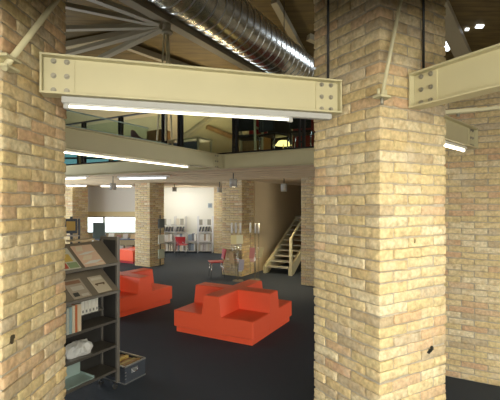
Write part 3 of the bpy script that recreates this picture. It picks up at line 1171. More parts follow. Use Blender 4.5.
MB().cyl((0, 0, 0.33), (0, 0, 0.43), 0.18, 18, 0, 0.10, False).build('lamp_shade', emis('lit_shade', (1.0, 0.75, 0.25), 1.3), lp)
for i, (gx, gy, lab) in enumerate(((0.80, 0.72, 'black chair on the upper floor right of the cream framed chair'),
                                   (1.42, 0.75, 'black chair on the upper floor close to the right front pillar'))):
    t = thing('chair', lab, 'chair', G(gx, gy, 3.102), GA + R(165 + 25 * i))
    for sx in (-0.2, 0.2):
        for sy in (-0.2, 0.2):
            MB().cyl((sx, sy, 0), (sx, sy, 0.43), 0.013, 8).build('leg', M['chrome'], t)
    MB().box((-0.22, -0.22, 0.43), (0.22, 0.22, 0.47), 0, 0.012).build('seat', M['black'], t)
    MB().box((-0.21, 0.20, 0.50), (0.21, 0.235, 0.80), 0, 0.012).build('backrest', M['black'], t)

# ------------------------------------------------------------------ red sofas
def cross_sofa(label, corner, theta):
    """square block of four corner seats with a cross of backrests; near right... corner at local origin, +x and +y along two sides"""
    t = thing('cross_sofa', label, 'sofa', (corner[0], corner[1], 0), theta)
    S, H0, H1, HB = 1.53, 0.095, 0.37, 0.685
    MB().box((0.035, 0.035, 0), (S - 0.035, S - 0.035, H0)).build('plinth', M['red'], t)
    c = S / 2
    wb, wt = 0.185, 0.135        # half thickness of the backrest at the seat and at its top
    for (ax, ay) in ((0, 0), (1, 0), (1, 1), (0, 1)):
        lo = (0 if ax == 0 else c + wb - 0.04, 0 if ay == 0 else c + wb - 0.04, H0)
        hi = (c - wb + 0.04 if ax == 0 else S, c - wb + 0.04 if ay == 0 else S, H1)
        MB().box(lo, hi, 0, 0.012).build('seat', M['red'], t)
    # one solid cross for the backrests
    def ring(w, z, e):
        return [(c - w, e, z), (c + w, e, z), (c + w, c - w, z), (S - e, c - w, z), (S - e, c + w, z), (c + w, c + w, z),
                (c + w, S - e, z), (c - w, S - e, z), (c - w, c + w, z), (e, c + w, z), (e, c - w, z), (c - w, c - w, z)]
    b = MB()
    levels = [(wb, H0, -0.001), (wb, H1, -0.001), (wt + 0.008, HB - 0.012, 0.006), (wt - 0.006, HB, 0.02)]
    vs = []
    for w, z, e in levels:
        vs += ring(w, z, e)
    fs = []
    for a in range(len(levels) - 1):
        for i in range(12):
            j = (i + 1) % 12
            fs.append((a * 12 + i, a * 12 + j, (a + 1) * 12 + j, (a + 1) * 12 + i))
    o = (len(levels) - 1) * 12
    tops = [(o + 11, o + 0, o + 1, o + 2), (o + 2, o + 3, o + 4, o + 5), (o + 5, o + 6, o + 7, o + 8), (o + 8, o + 9, o + 10, o + 11),
            (o + 11, o + 2, o + 5, o + 8)]
    b.add(vs, fs + tops)
    b.build('backrest', M['red'], t)
    return t


# main sofa: front corner local origin, +x along the right edge (30 deg), +y along the left edge (-60 deg)
cross_sofa('orange-red sofa with crossed backrests, alone in the middle of the carpet', (0.047, 6.07), R(61.5))
# second sofa: its right corner is known
rc = Vector((-1.69, 8.72, 0))
th2 = R(60 - 4)
fc = rc - Vector((math.cos(th2), math.sin(th2), 0)) * 1.53
cross_sofa('orange-red sofa with crossed backrests partly hidden behind the bookcase', (fc.x, fc.y), th2)
ot = thing('ottoman', 'far red seat block left of the brick pillar, near the window', 'ottoman', (-4.15, 14.2, 0), R(60))
MB().box((0.04, 0.04, 0), (0.86, 0.86, 0.08)).build('plinth', M['red_dull'], ot)
MB().box((0, 0, 0.08), (0.9, 0.9, 0.47), 0, 0.015).build('seat', M['red'], ot)

# ------------------------------------------------------------------ bookcase on the left
BC = Vector((-1.537, 4.73, 0))
# local +x runs from the far right end towards the viewer-left, local +y to the back
bx, by = fwd(210), fwd(300)


# use local frame: x = -(away) so build with x negative = towards viewer along -GY; z up; front face is local +x of the grid
bk = thing('display_bookcase', 'tall bronze-grey display bookcase on castors beside the left pillar', 'bookcase', BC, GA)
# grid local: +y away (30 deg), +x = (0.866,-0.5); the case spans y in [-1.0, 0], x in [-0.30, 0]
DP, LN, HT = 0.30, 0.98, 1.79
pw = 0.038
for (x_, y_) in ((-pw, -pw), (-DP, -pw), (-pw, -LN), (-DP, -LN)):
    MB().box((x_, y_, 0.07), (x_ + pw, y_ + pw, HT), 0, 0.003).build('post', M['rack_edge'], bk)
MB().box((-DP, -pw, HT - 0.04), (-pw, -0.004, HT - 0.004)).build('top_rail', M['rack_edge'], bk)
MB().box((-DP, -LN + 0.004, HT - 0.04), (-pw, -LN + pw, HT - 0.004)).build('top_rail', M['rack_edge'], bk)
for y_ in (-0.024, -LN + 0.016):
    MB().box((-DP + 0.034, y_, 0.12), (-pw + 0.002, y_ + 0.008, HT - 0.03)).build('end_panel', M['rack_dark'], bk)  # near-black colour of end and back panels stands for shade inside the case
MB().box((-DP + 0.004, -LN + pw, 0.12), (-DP + 0.012, -pw, HT - 0.36)).build('back_panel', M['rack_dark'], bk)
SH = [0.245, 0.53, 0.825]
for z in SH:
    MB().box((-DP + 0.014, -LN + pw, z - 0.03), (0.0, -pw, z), 0, 0.003).build('shelf', M['rack_shelf'], bk)
DS = [(1.165, 1.40), (1.49, 1.735)]
for (zf, zb) in DS:
    b = MB()
    f, r_ = 0.035, -DP + 0.03
    ya, yb = -LN + pw, -pw
    # sloped display plate, with a turned-up lip at the front
    b.add([(f, ya, zf - 0.012), (f, yb, zf - 0.012), (r_, yb, zb - 0.012), (r_, ya, zb - 0.012), (f, ya, zf), (f, yb, zf), (r_, yb, zb), (r_, ya, zb)],
          [(0, 3, 2, 1), (4, 5, 6, 7), (0, 1, 5, 4), (1, 2, 6, 5), (2, 3, 7, 6), (3, 0, 4, 7)])
    b.build('display_shelf', M['rack'], bk)
    MB().box((f, ya, zf - 0.02), (f + 0.014, yb, zf + 0.012), 0, 0.003).build('front_lip', M['rack_edge'], bk)
for (x_, y_) in ((-0.03, -0.05), (-DP + 0.03, -0.05), (-0.03, -LN + 0.05), (-DP + 0.03, -LN + 0.05)):
    b = MB()
    b.cyl((x_ - 0.012, y_, 0.032), (x_ + 0.012, y_, 0.032), 0.032, 16)
    cst = b.build('castor', M['rack_dark'], bk)
    f_ = MB().box((x_ - 0.018, y_ - 0.012, 0.03), (x_ + 0.018, y_ + 0.02, 0.075)).build('fork', M['chrome'], cst)


def BK(x, y, z):
    p = BC + GX * x + GY * y
    return Vector((p.x, p.y, z))


def on_slope(idx, y, w_, frac0, length, name, label, cat, mats, painter, thick=0.008):
    """flat book lying on a sloped display plate; x axis = along the shelf, y axis = up the slope"""
    zf, zb = DS[idx]
    f, r_ = 0.035, -DP + 0.03
    d = Vector((GX.x * (r_ - f), GX.y * (r_ - f), zb - zf))
    slope_len = d.length
    up = d.normalized()
    along = Vector((GY.x, GY.y, 0))
    nrm = along.cross(up).normalized()
    if nrm.z < 0:
        nrm = -nrm
    base = BK(f, y, zf) + up * (frac0 * slope_len) + nrm * 0.0015
    b = MB()
    b.box((0, 0, 0), (w_, length, thick), 0, 0.0015)
    for (x0_, y0_, x1_, y1_, mi, sk) in painter:
        z = thick
        vs = [(x0_ * w_, y0_ * length, z), (x1_ * w_, y0_ * length, z), ((x1_ + sk) * w_, y1_ * length, z), ((x0_ + sk) * w_, y1_ * length, z)]
        vs += [(p[0], p[1], z + 0.0008) for p in vs]
        b.add(vs, [(0, 3, 2, 1), (4, 5, 6, 7), (0, 1, 5, 4), (1, 2, 6, 5), (2, 3, 7, 6), (3, 0, 4, 7)], mi)
    o = b.build(name, mats)
    mw = Matrix(((along.x, up.x, nrm.x, base.x), (along.y, up.y, nrm.y, base.y), (along.z, up.z, nrm.z, base.z), (0, 0, 0, 1)))
    o.matrix_world = mw
    tag(o, label, cat)
    return o


cream_, pink_, yel_, grn_, wht_, red_, dk_ = (0.74, 0.62, 0.44), (0.72, 0.50, 0.34), (0.66, 0.45, 0.10), (0.28, 0.36, 0.18), (0.72, 0.69, 0.62), (0.50, 0.09, 0.05), (0.05, 0.05, 0.04)
on_slope(1, -0.50, 0.27, 0.03, 0.33, 'magazine', 'large pink-tan magazine with white diagonal stripes on the top sloped shelf', 'magazine',
         [cm(*pink_), cm(*wht_), cm(*cream_)], [(0.0, 0.12, 0.62, 0.24, 1, 0.38), (0.02, 0.55, 0.5, 0.66, 1, 0.46), (0.1, 0.72, 0.4, 0.95, 2, 0.1), (0.55, 0.04, 0.95, 0.1, 2, 0), (0.08, 0.30, 0.5, 0.5, 2, 0.2)])
on_slope(1, -0.80, 0.25, 0.03, 0.31, 'picture_book', 'yellow, red and green picture book on the top sloped shelf, by the left pillar', 'book',
         [cm(0.60, 0.58, 0.46), cm(*yel_), cm(*red_), cm(*grn_)], [(0.25, 0.35, 0.85, 0.7, 1, 0), (0.05, 0.05, 0.45, 0.3, 2, 0), (0.5, 0.04, 0.95, 0.3, 3, 0), (0.1, 0.78, 0.8, 0.95, 3, 0)])
on_slope(0, -0.63, 0.22, 0.05, 0.27, 'magazine', 'beige magazine with small brown pictures on the lower sloped shelf, the left one', 'magazine',
         [cm(0.42, 0.35, 0.26), cm(0.30, 0.16, 0.09), cm(0.55, 0.50, 0.40), cm(*dk_)], [(0.05, 0.75, 0.9, 0.93, 1, 0), (0.1, 0.1, 0.4, 0.3, 3, 0), (0.5, 0.05, 0.9, 0.18, 2, 0), (0.2, 0.4, 0.85, 0.62, 2, 0)])
on_slope(0, -0.315, 0.185, 0.08, 0.25, 'magazine', 'cream magazine with a dark round motif on the lower sloped shelf, the right one', 'magazine',
         [cm(0.55, 0.47, 0.33), cm(0.13, 0.08, 0.04), cm(0.66, 0.60, 0.48)], [(0.15, 0.46, 0.85, 0.54, 1, 0), (0.2, 0.40, 0.30, 0.48, 1, 0), (0.7, 0.40, 0.8, 0.48, 1, 0), (0.1, 0.75, 0.9, 0.9, 2, 0)])
# flat books lying on the top rail / behind top plate
for i, (y_, w_, lab) in enumerate(((-0.50, 0.30, 'thin tan board lying along the top of the bookcase, right one'),
                                   (-0.86, 0.28, 'thin tan board lying along the top of the bookcase, left one'))):
    o = MB().box((-0.06, 0, 0), (0.05, w_, 0.018), 0, 0.002).build('board', cm(0.50, 0.38, 0.22), None, BK(-DP + 0.055, y_, 1.757 - 0.010 * 0), GA)
    tag(o, lab, 'board')
# white magazine files, a row of five
for i in range(5):
    hgt = 0.185 + (0.005 if i % 2 else 0)
    nm = ('leftmost', 'second from the left', 'middle', 'second from the right', 'rightmost')[i]
    f_ = thing('magazine_file', 'white box file below the sloped shelves, %s of five in the row' % nm, 'box file', BK(-0.235, -0.375 + i * 0.047, 0.9305), GA, 'white box files in the bookcase')
    MB().box((-0.045, -0.020, 0), (0.06, 0.020, hgt), 0, 0.003).build('body', M['paper'], f_)
    MB().box((0.060, -0.010, 0.02), (0.062, 0.010, 0.05)).build('spine_label', cm(0.25, 0.24, 0.22), f_)
MB().box((-DP + 0.014, -0.60, 0.905), (-0.225, -pw - 0.005, 0.93), 0, 0.003).build('ledge', M['rack_edge'], bk)
# books standing at the front left of the third shelf
spines = [(0.030, 0.27, (0.42, 0.43, 0.36), 'grey-green book standing in front of the white files, leftmost'),
          (0.028, 0.275, (0.25, 0.36, 0.38), 'blue-grey book standing second from the left in front of the files'),
          (0.034, 0.285, (0.58, 0.52, 0.38), 'cream book standing left of the orange-spined book'),
          (0.024, 0.29, (0.52, 0.15, 0.05), 'orange-spined book standing on the third shelf'),
          (0.046, 0.288, (0.60, 0.50, 0.34), 'thick cream book right of the orange-spined book')]
y_ = -0.70
for w_, hh, c_, lab in spines:
    o = thing('book', lab, 'book', BK(-0.105, y_ + w_ / 2, 0.8255), GA)
    MB().box((-0.10, -w_ / 2 + 0.0005, 0), (0.105, w_ / 2 - 0.0005, hh), 0, 0.003).build('cover', cm(*c_), o)
    MB().box((-0.097, -w_ / 2 + 0.004, hh), (0.099, w_ / 2 - 0.004, hh + 0.0015)).build('pages', M['paper'], o)
    y_ += w_ + 0.003
# crumpled white paper bag on the fourth shelf
b = MB()
n = 22
rng = np.random.default_rng(4)
rows = ((0.0, 1.0), (0.04, 1.06), (0.085, 1.0), (0.115, 0.75), (0.13, 0.3))
vs = []
for z, q in rows:
    for i in range(n):
        a = 2 * math.pi * i / n
        kq = q * (1 + 0.14 * math.sin(5 * a + z * 40) + rng.normal(0, 0.05))
        vs.append((0.095 * kq * math.cos(a), 0.16 * kq * math.sin(a), max(0, z + (rng.normal(0, 0.007) if z else 0))))
fs = [(a * n + i, a * n + (i + 1) % n, (a + 1) * n + (i + 1) % n, (a + 1) * n + i) for a in range(4) for i in range(n)]
b.add(vs, fs + [tuple(range(4 * n, 5 * n)), tuple(reversed(range(n)))])
o = b.build('paper_bag', cm(0.62, 0.62, 0.58), None, BK(-0.14, -0.47, 0.532), GA)
tag(o, 'crumpled white paper bag on the shelf below the standing books', 'bag')
# pale teal tray on the lowest shelf
ty = thing('tray', 'pale teal plastic tray on the lowest bookcase shelf', 'tray', BK(-0.15, -0.56, 0.2455), GA)
b = MB()
b.box((-0.12, -0.215, 0), (0.125, 0.215, 0.006))
b.build('base', M['teal'], ty)
MB().box((-0.12, -0.215, 0.006), (-0.114, 0.215, 0.16)).build('rear_side', M['teal'], ty)
for yy in (-0.215, 0.209):
    MB().box((-0.114, yy, 0.006), (0.125, yy + 0.006, 0.03)).build('short_side', M['teal'], ty)

# ------------------------------------------------------------------ open metal case on the floor
cs = thing('storage_case', 'open blue-grey metal case of books on the carpet by the bookcase', 'case', (-1.335, 5.10, 0), GA)
CW, CL, CHt, tw = 0.46, 0.335, 0.212, 0.008
MB().box((-CW, -CL, 0.004), (0, 0, 0.012)).build('base', M['case'], cs)
MB().box((-tw, -CL, 0.012), (0, 0, CHt)).build('side', M['case'], cs)
MB().box((-CW, -CL, 0.012), (-CW + tw, 0, CHt)).build('side', M['case'], cs)
MB().box((-CW + tw, -tw, 0.012), (-tw, 0, CHt)).build('side', M['case'], cs)
MB().box((-CW + tw, -CL, 0.012), (-tw, -CL + tw, CHt)).build('side', M['case'], cs)
for z0, z1, nm in ((0.0, 0.014, 'bottom_edge'), (CHt - 0.010, CHt + 0.006, 'rim')):
    b = MB()
    b.box((-0.010, -CL - 0.004, z0), (0.005, 0.004, z1))
    b.box((-CW - 0.005, -CL - 0.004, z0), (-CW + 0.010, 0.004, z1))
    b.box((-CW, -0.010, z0), (0, 0.004, z1))
    b.box((-CW, -CL - 0.004, z0), (0, -CL + 0.010, z1))
    b.build(nm, M['alu'], cs)
hd = MB().box((0.0005, -0.235, 0.105), (0.006, -0.135, 0.165), 0, 0.003).build('handle_plate', M['alu'], cs)
MB().path([(0.006, -0.225, 0.15), (0.018, -0.222, 0.12), (0.018, -0.148, 0.12), (0.006, -0.145, 0.15)], 0.005).build('handle', M['chrome'], hd)
for z_ in (0.06, 0.10, 0.14):
    MB().box((0.0, -CL - 0.003, z_), (0.006, -CL + 0.014, z_ + 0.012)).build('corner_rivet', M['alu'], cs)
cc = [((0.52, 0.36, 0.08), 'yellow'), ((0.30, 0.16, 0.06), 'dark brown'), ((0.60, 0.42, 0.12), 'golden'), ((0.42, 0.22, 0.10), 'russet'), ((0.58, 0.46, 0.20), 'straw'), ((0.36, 0.22, 0.09), 'brown')]
for i, (c_, nm) in enumerate(cc):
    xx = -0.42 + i * 0.068
    p = Vector((-1.335, 5.10, 0)) + GX * xx + GY * (-CL / 2)
    hgt = 0.175 + 0.012 * (i % 3)
    o = MB().box((-0.024, -0.135, 0), (0.024, 0.135, hgt), 0, 0.003).build('book', [cm(*c_)], None, (p.x, p.y, 0.0125), GA)
    tag(o, '%s book standing in the open metal case' % nm, 'book', 'books in the metal case')

# ------------------------------------------------------------------ stair
st = thing('staircase', 'open-tread stair with cream steel stringers against the beige wall', 'staircase', SA, GA)
rise, going, wd_ = 0.150, 0.232, 0.93
nst = 10
for i in range(nst):
    z = 0.20 + i * rise
    y = i * going
    MB().box((0.075, y, z - 0.035), (wd_ - 0.075, y + 0.25, z), 0, 0.004).build('tread', M['tread'], st)
for x in (0.0, wd_ - 0.08):
    b = MB()
    y1_ = nst * going
    zt = 0.20 + nst * rise
    b.add([(x, -0.12, 0), (x + 0.08, -0.12, 0), (x + 0.08, 0.12, 0), (x, 0.12, 0), (x, -0.12, 0.20), (x + 0.08, -0.12, 0.20),
           (x, y1_, zt - 0.08), (x + 0.08, y1_, zt - 0.08), (x, y1_, zt - 0.25), (x + 0.08, y1_, zt - 0.25)],
          [(0, 1, 2, 3), (0, 4, 5, 1), (4, 6, 7, 5), (6, 8, 9, 7), (3, 2, 9, 8), (0, 3, 8, 6, 4), (1, 5, 7, 9, 2)])
    b.build('stringer', M['cream'], st)
MB().box((wd_ - 0.035, -0.16, 0), (wd_ + 0.045, -0.08, 1.12), 0, 0.004).build('newel_post', M['cream'], st)
MB().bar((wd_ + 0.005, -0.12, 1.10), (wd_ + 0.005, 2.55, 1.10 + 2.67 * rise / going), 0.05, 0.06).build('handrail', M['cream'], st)
MB().box((0, nst * going + 0.002, 0.20 + nst * rise - 0.12), (2.4, nst * going + 1.2, 0.20 + nst * rise), 0, 0.005).build('landing', M['tread'], st)
for q_ in (0.4, 2.0):
    MB().box((q_, nst * going + 0.5, 0), (q_ + 0.08, nst * going + 0.58, 0.20 + nst * rise - 0.12)).build('landing_post', M['cream'], st)
for y in (1.2, 2.2):
    MB().box((wd_ - 0.015, y - 0.02, 0.20 + (y / going) * rise - 0.1), (wd_ + 0.025, y + 0.02, 1.08 + (y + 0.12) / going * rise), 0).build('baluster', M['cream'], st)

# ------------------------------------------------------------------ leaflet stands in front of the pillar
def leaflet_stand(label, loc, tubes, panels):
    t = thing('leaflet_stand', label, 'leaflet stand', loc, 0)
    MB().cyl((0, 0, 0), (0, 0, 0.02), 0.15, 24).build('base', M['rack'], t)
    MB().cyl((0, 0, 0.025), (0, 0, 1.0), 0.014, 10).build('pole', M['chrome'], t)
    for (x, y, zb, zt) in tubes:
        MB().cyl((x, y, zb), (x, y, zt), 0.022, 14).build('clear_tube', M['acrylic'], t)
        MB().cyl((x, y, zt - 0.26), (x, y, zt + 0.02), 0.027, 14).build('tube_insert', M['white'], t)
        MB().bar((0, 0, 0.6), (x, y, 0.6), 0.012, 0.012).build('arm', M['chrome'], t)
    for (x, z, w_, hh, c_, tilt) in panels:
        b = MB()
        b.add([(x - w_ / 2, -0.07, z), (x + w_ / 2, -0.07, z), (x + w_ / 2 + tilt, -0.03, z + hh), (x - w_ / 2 + tilt, -0.03, z + hh),
               (x - w_ / 2, -0.06, z), (x + w_ / 2, -0.06, z), (x + w_ / 2 + tilt, -0.02, z + hh), (x - w_ / 2 + tilt, -0.02, z + hh)],
              [(0, 1, 2, 3), (7, 6, 5, 4), (0, 4, 5, 1), (1, 5, 6, 2), (2, 6, 7, 3), (3, 7, 4, 0)])
        b.build('leaflet', cm(*c_), t)
    return t


leaflet_stand('clear acrylic leaflet stand with a pale yellow board, in front of the pillar', (-0.335, 11.15, 0),
              [(-0.17, 0, 0.35, 1.60), (-0.06, 0.03, 0.05, 1.60), (0.07, 0.0, 0.30, 1.60)],
              [(-0.12, 1.03, 0.16, 0.25, (0.80, 0.70, 0.33), 0), (0.05, 1.04, 0.18, 0.24, (0.82, 0.77, 0.50), 0),
               (-0.16, 0.50, 0.12, 0.30, (0.42, 0.30, 0.16), -0.05), (0.08, 0.30, 0.14, 0.30, (0.36, 0.34, 0.40), 0.03), (0.06, 0.28, 0.10, 0.06, (0.75, 0.75, 0.75), 0)])
leaflet_stand('clear acrylic leaflet stand with pinkish leaflets, nearer the stair', (0.14, 11.25, 0),
              [(-0.13, 0, 0.2, 1.60), (0.01, 0.02, 0.15, 1.58), (0.10, 0.0, 0.05, 1.58)],
              [(-0.10, 0.62, 0.14, 0.30, (0.45, 0.17, 0.15), 0.03), (0.14, 0.66, 0.10, 0.26, (0.42, 0.36, 0.18), 0.06), (-0.08, 0.52, 0.12, 0.10, (0.55, 0.35, 0.30), 0)])


# display holders fixed to the window pillar
ld = thing('leaflet_holder', 'black and white leaflet holder rack on the pillar beside the white wall', 'leaflet rack', (-3.205, 13.80, 0), R(60))
MB().box((0.0, -0.14, 0.0), (0.03, -0.11, 1.75)).build('upright', M['black'], ld)
for (z, c_) in ((1.32, (0.05, 0.06, 0.05)), (0.78, (0.60, 0.58, 0.46)), (0.28, (0.38, 0.42, 0.32))):
    MB().box((-0.12, -0.20, z), (0.16, -0.145, z + 0.30), 0, 0.004).build('leaflet', cm(*c_), ld)
    MB().box((-0.13, -0.22, z - 0.02), (0.17, -0.14, z)).build('shelf', M['rack'], ld)


# ------------------------------------------------------------------ red chairs
def red_chair(label, loc, rot):
    t = thing('chair', label, 'chair', loc, rot)
    for sx in (-0.19, 0.19):
        MB().cyl((sx, -0.18, 0), (sx * 0.9, -0.15, 0.44), 0.011, 8).build('leg', M['chrome'], t)
        MB().cyl((sx, 0.22, 0), (sx * 0.9, 0.16, 0.44), 0.011, 8).build('leg', M['chrome'], t)
    MB().box((-0.21, -0.21, 0.44), (0.21, 0.20, 0.465), 0, 0.01).build('seat', M['red_dull'], t)
    b = MB()
    n = 8
    vs = []
    for z in (0.52, 0.80):
        for th in (0.0, 0.02):
            for i in range(n + 1):
                u = -1 + 2 * i / n
                ww = 0.22 if z > 0.6 else 0.17
                vs.append((u * ww, 0.24 - 0.05 * u * u + th + (0.05 if z > 0.6 else 0), z))
    m1 = n + 1
    fs = []
    for i in range(n):
        fs += [(i, i + 1, 2 * m1 + i + 1, 2 * m1 + i), (m1 + i + 1, m1 + i, 3 * m1 + i, 3 * m1 + i + 1),
               (i + 1, i, m1 + i, m1 + i + 1), (2 * m1 + i, 2 * m1 + i + 1, 3 * m1 + i + 1, 3 * m1 + i)]
    fs += [(0, 2 * m1, 3 * m1, m1), (n, m1 + n, 3 * m1 + n, 2 * m1 + n)]
    b.add(vs, fs)
    b.build('backrest', M['red_dull'], t)
    for sx in (-0.1, 0.1):
        MB().cyl((sx, 0.19, 0.45), (sx, 0.26, 0.60), 0.011, 8).build('back_strut', M['chrome'], t)
    return t


red_chair('red chair with chrome legs, side-on against the pillar with the leaflet stand', (-1.0, 11.75, 0), R(-75))
red_chair('far red chair standing before the metal shelves at the white wall', (-2.78, 16.4, 0), R(172))

# ------------------------------------------------------------------ metal shelving at the white wall
sx0, sx1, SY = -3.86, -1.63, 17.28
sv = thing('shelving_unit', 'chrome metal shelving full of books along the white back wall', 'shelving', (sx0, SY, 0))
SW = sx1 - sx0
upr = [0.0, 0.60, 1.06, 1.60, SW]
levels = [0.09, 0.52, 0.92, 1.20]
for x in upr:
    for y in (0.0, 0.36):
        MB().box((x - 0.018, y - 0.018, 0), (x + 0.018, y + 0.018, 1.58)).build('upright', M['alu'], sv)
for z in levels:
    for a, b_ in ((0, 1), (1, 2), (2, 3), (3, 4)):
        if a == 2 and z > 0.6:
            continue
        MB().box((upr[a] + 0.019, 0.0, z - 0.02), (upr[b_] - 0.019, 0.36, z)).build('shelf', M['alu'], sv)
bayn = {0: 'left', 1: 'second', 3: 'right', 2: 'third'}
ordn = ['first', 'second', 'third', 'fourth', 'fifth', 'sixth', 'seventh', 'eighth']
pal = [((0.70, 0.68, 0.62), 'white'), ((0.30, 0.28, 0.22), 'olive'), ((0.62, 0.56, 0.44), 'cream'), ((0.22, 0.26, 0.30), 'blue-grey'), ((0.55, 0.50, 0.48), 'pale grey'),
       ((0.50, 0.34, 0.32), 'pink'), ((0.36, 0.25, 0.14), 'brown'), ((0.12, 0.13, 0.14), 'dark')]
rg = random.Random(5)
lvname = ['bottom', 'third', 'second', 'top']
for li, z in enumerate(levels):
    for bay in range(4):
        if bay == 2 and z > 0.6:
            continue
        a, b_ = upr[bay] + 0.03, upr[bay + 1] - 0.03
        if li == 3:       # face-out picture books
            x, i = a + 0.02, 0
            while x + 0.17 < b_:
                w_ = rg.uniform(0.13, 0.17)
                c_, nm = pal[[1, 2, 0, 1, 4, 0, 3][(i * 2 + bay) % 7]]
                o = MB().box((0, 0.10, 0), (w_, 0.135, rg.uniform(0.22, 0.29)), 0, 0.003).build('picture_book', cm(*c_), None, (sx0 + x, SY, z + 0.001))
                tag(o, '%s picture book, %s from the left on the top shelf of the %s metal bay' % (nm, ordn[i], bayn[bay]), 'book', 'picture books on the top metal shelf')
                x += w_ + 0.035
                i += 1
        elif li == 2:     # dark slanted magazines
            x, i = a + 0.01, 0
            while x + 0.12 < b_:
                mb = MB()
                mb.add([(0, 0.05, 0), (0.055, 0.05, 0), (0.105, 0.05, 0.20), (0.05, 0.05, 0.20), (0, 0.25, 0), (0.055, 0.25, 0), (0.105, 0.25, 0.20), (0.05, 0.25, 0.20)],
                       [(0, 1, 2, 3), (7, 6, 5, 4), (0, 4, 5, 1), (1, 5, 6, 2), (2, 6, 7, 3), (3, 7, 4, 0)])
                o = mb.build('magazine', cm(0.10, 0.10, 0.10), None, (sx0 + x, SY, z + 0.001))
                tag(o, 'dark leaning magazine, %s from the left on the second shelf of the %s metal bay' % (ordn[i], bayn[bay]), 'magazine', 'leaning magazines on the metal shelves')
                x += 0.125
                i += 1
        else:
            x, i = a, 0
            while x + 0.09 < b_ and i < 8:
                w_ = rg.uniform(0.05, 0.10)
                c_, nm = pal[rg.choice([0, 0, 0, 2, 2, 4, 5, 3, 6])] if not (bay == 2) else pal[rg.choice([7, 3, 0])]
                o = MB().box((0, 0.06, 0), (w_, 0.27, rg.uniform(0.26, 0.31)), 0, 0.003).build('book', cm(*c_), None, (sx0 + x, SY, z + 0.001))
                tag(o, '%s book, %s from the left on the %s shelf of the %s metal bay' % (nm, ordn[i], lvname[li], bayn[bay]), 'book', 'books on the lower metal shelves')
                x += w_ + 0.006 + (0.02 if rg.random() < 0.2 else 0)
                i += 1
# wall thermostat box high on the white wall
wbx = thing('wall_box', 'small blue-grey box fixed high on the white wall', 'wall box', W(210, 205.5, WY - 0.06))
MB().box((-0.09, 0.0, -0.10), (0.09, 0.055, 0.10), 0, 0.006).build('case', cm(0.36, 0.42, 0.46), wbx)
MB().box((-0.06, -0.006, -0.06), (0.06, 0.0, 0.06), 0, 0.002).build('grille', cm(0.25, 0.30, 0.34), wbx)

# ------------------------------------------------------------------ reading corner by the window
tbz = thing('display_table', 'low blue-grey table with books under the bright window', 'table', (-5.3, 16.12, 0), 0)
MB().box((-0.95, -0.32, 0.70), (0.95, 0.32, 0.74), 0, 0.006).build('top', M['desk'], tbz)
for sx in (-0.92, 0.92):
    for sy in (-0.29, 0.29):
        MB().box((sx - 0.025, sy - 0.025, 0), (sx + 0.025, sy + 0.025, 0.70)).build('leg', M['alu'], tbz)
MB().box((-0.9, -0.28, 0.30), (0.9, 0.28, 0.33)).build('lower_shelf', M['desk'], tbz)
for i, (x, w_, hh, c_, nm) in enumerate(((-0.55, 0.20, 0.16, (0.10, 0.12, 0.14), 'dark'), (-0.25, 0.22, 0.20, (0.60, 0.58, 0.52), 'white'), (0.05, 0.18, 0.14, (0.32, 0.16, 0.12), 'russet'),
                                         (0.32, 0.20, 0.18, (0.45, 0.42, 0.38), 'grey'), (0.62, 0.18, 0.15, (0.55, 0.40, 0.22), 'tan'), (0.85, 0.16, 0.17, (0.10, 0.11, 0.14), 'black'))):
    o = MB()
    o.add([(-w_ / 2, -0.06, 0), (w_ / 2, -0.06, 0), (w_ / 2, 0.06, hh), (-w_ / 2, 0.06, hh), (-w_ / 2, -0.03, 0), (w_ / 2, -0.03, 0), (w_ / 2, 0.09, hh), (-w_ / 2, 0.09, hh)],
          [(0, 1, 2, 3), (7, 6, 5, 4), (0, 4, 5, 1), (1, 5, 6, 2), (2, 6, 7, 3), (3, 7, 4, 0)])
    ob = o.build('book', cm(*c_), None, (-5.3 + x, 15.98, 0.741))
    tag(ob, '%s book propped on the table under the window' % nm, 'book', 'books on the window table')
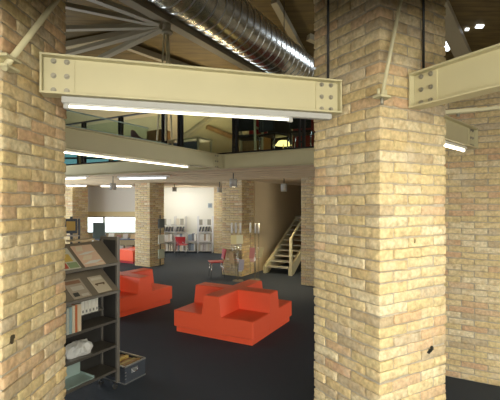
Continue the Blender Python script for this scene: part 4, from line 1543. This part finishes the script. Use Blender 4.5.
for i, (x, w_, c_, nm) in enumerate(((-0.2, 0.3, (0.45, 0.20, 0.16), 'reddish'), (0.15, 0.24, (0.58, 0.50, 0.42), 'pale'), (0.5, 0.28, (0.30, 0.22, 0.16), 'brown'))):
    ob = MB().box((-w_ / 2, -0.12, 0), (w_ / 2, 0.12, 0.13), 0, 0.01).build('book_box', cm(*c_), None, (-5.3 + x, 15.98, 0.331))
    tag(ob, '%s book box on the lower shelf of the window table' % nm, 'box', 'book boxes on the window table')
# monitor on a desk behind the bookcase
dd = thing('desk', 'dark desk with a monitor behind the bookcase', 'desk', (-3.95, 10.6, 0), GA)
MB().box((-0.7, -0.35, 0.70), (0.3, 0.35, 0.735), 0, 0.006).build('top', M['desk'], dd)
for sx in (-0.66, 0.26):
    MB().box((sx - 0.02, -0.32, 0), (sx + 0.02, 0.32, 0.70)).build('side_panel', M['rack_dark'], dd)
mo = thing('monitor', 'grey-green computer monitor seen just above the bookcase top', 'monitor', (-3.90, 10.45, 0.736), GA + R(20))
MB().box((-0.12, -0.09, 0), (0.12, 0.09, 0.018), 0, 0.005).build('foot', M['black'], mo)
MB().box((-0.03, -0.015, 0.018), (0.03, 0.015, 0.60)).build('stand', M['black'], mo)
MB().box((-0.20, -0.05, 0.50), (0.14, -0.015, 0.93), 0, 0.008).build('screen', cm(0.075, 0.10, 0.085, 0.3), mo)
# display post with a yellow picture
dp = thing('display_stand', 'black display stand holding a yellow picture above the bookcase top', 'display stand', (-4.26, 9.6, 0), R(10))
MB().box((-0.2, -0.2, 0), (0.2, 0.2, 0.03), 0, 0.006).build('base', M['black'], dp)
MB().box((-0.05, -0.03, 0.03), (0.0, 0.03, 1.85)).build('pole', M['black'], dp)
MB().box((0.13, -0.03, 0.9), (0.17, 0.03, 1.80)).build('upright', M['black'], dp)
MB().box((-0.16, -0.07, 1.45), (0.12, -0.032, 1.80), 0, 0.006).build('frame', M['black'], dp)
MB().box((-0.12, -0.074, 1.52), (0.08, -0.070, 1.74)).build('picture', cm(0.50, 0.32, 0.05), dp)
MB().box((-0.2, -0.10, 1.38), (0.17, 0.03, 1.41)).build('shelf', M['rack'], dp)
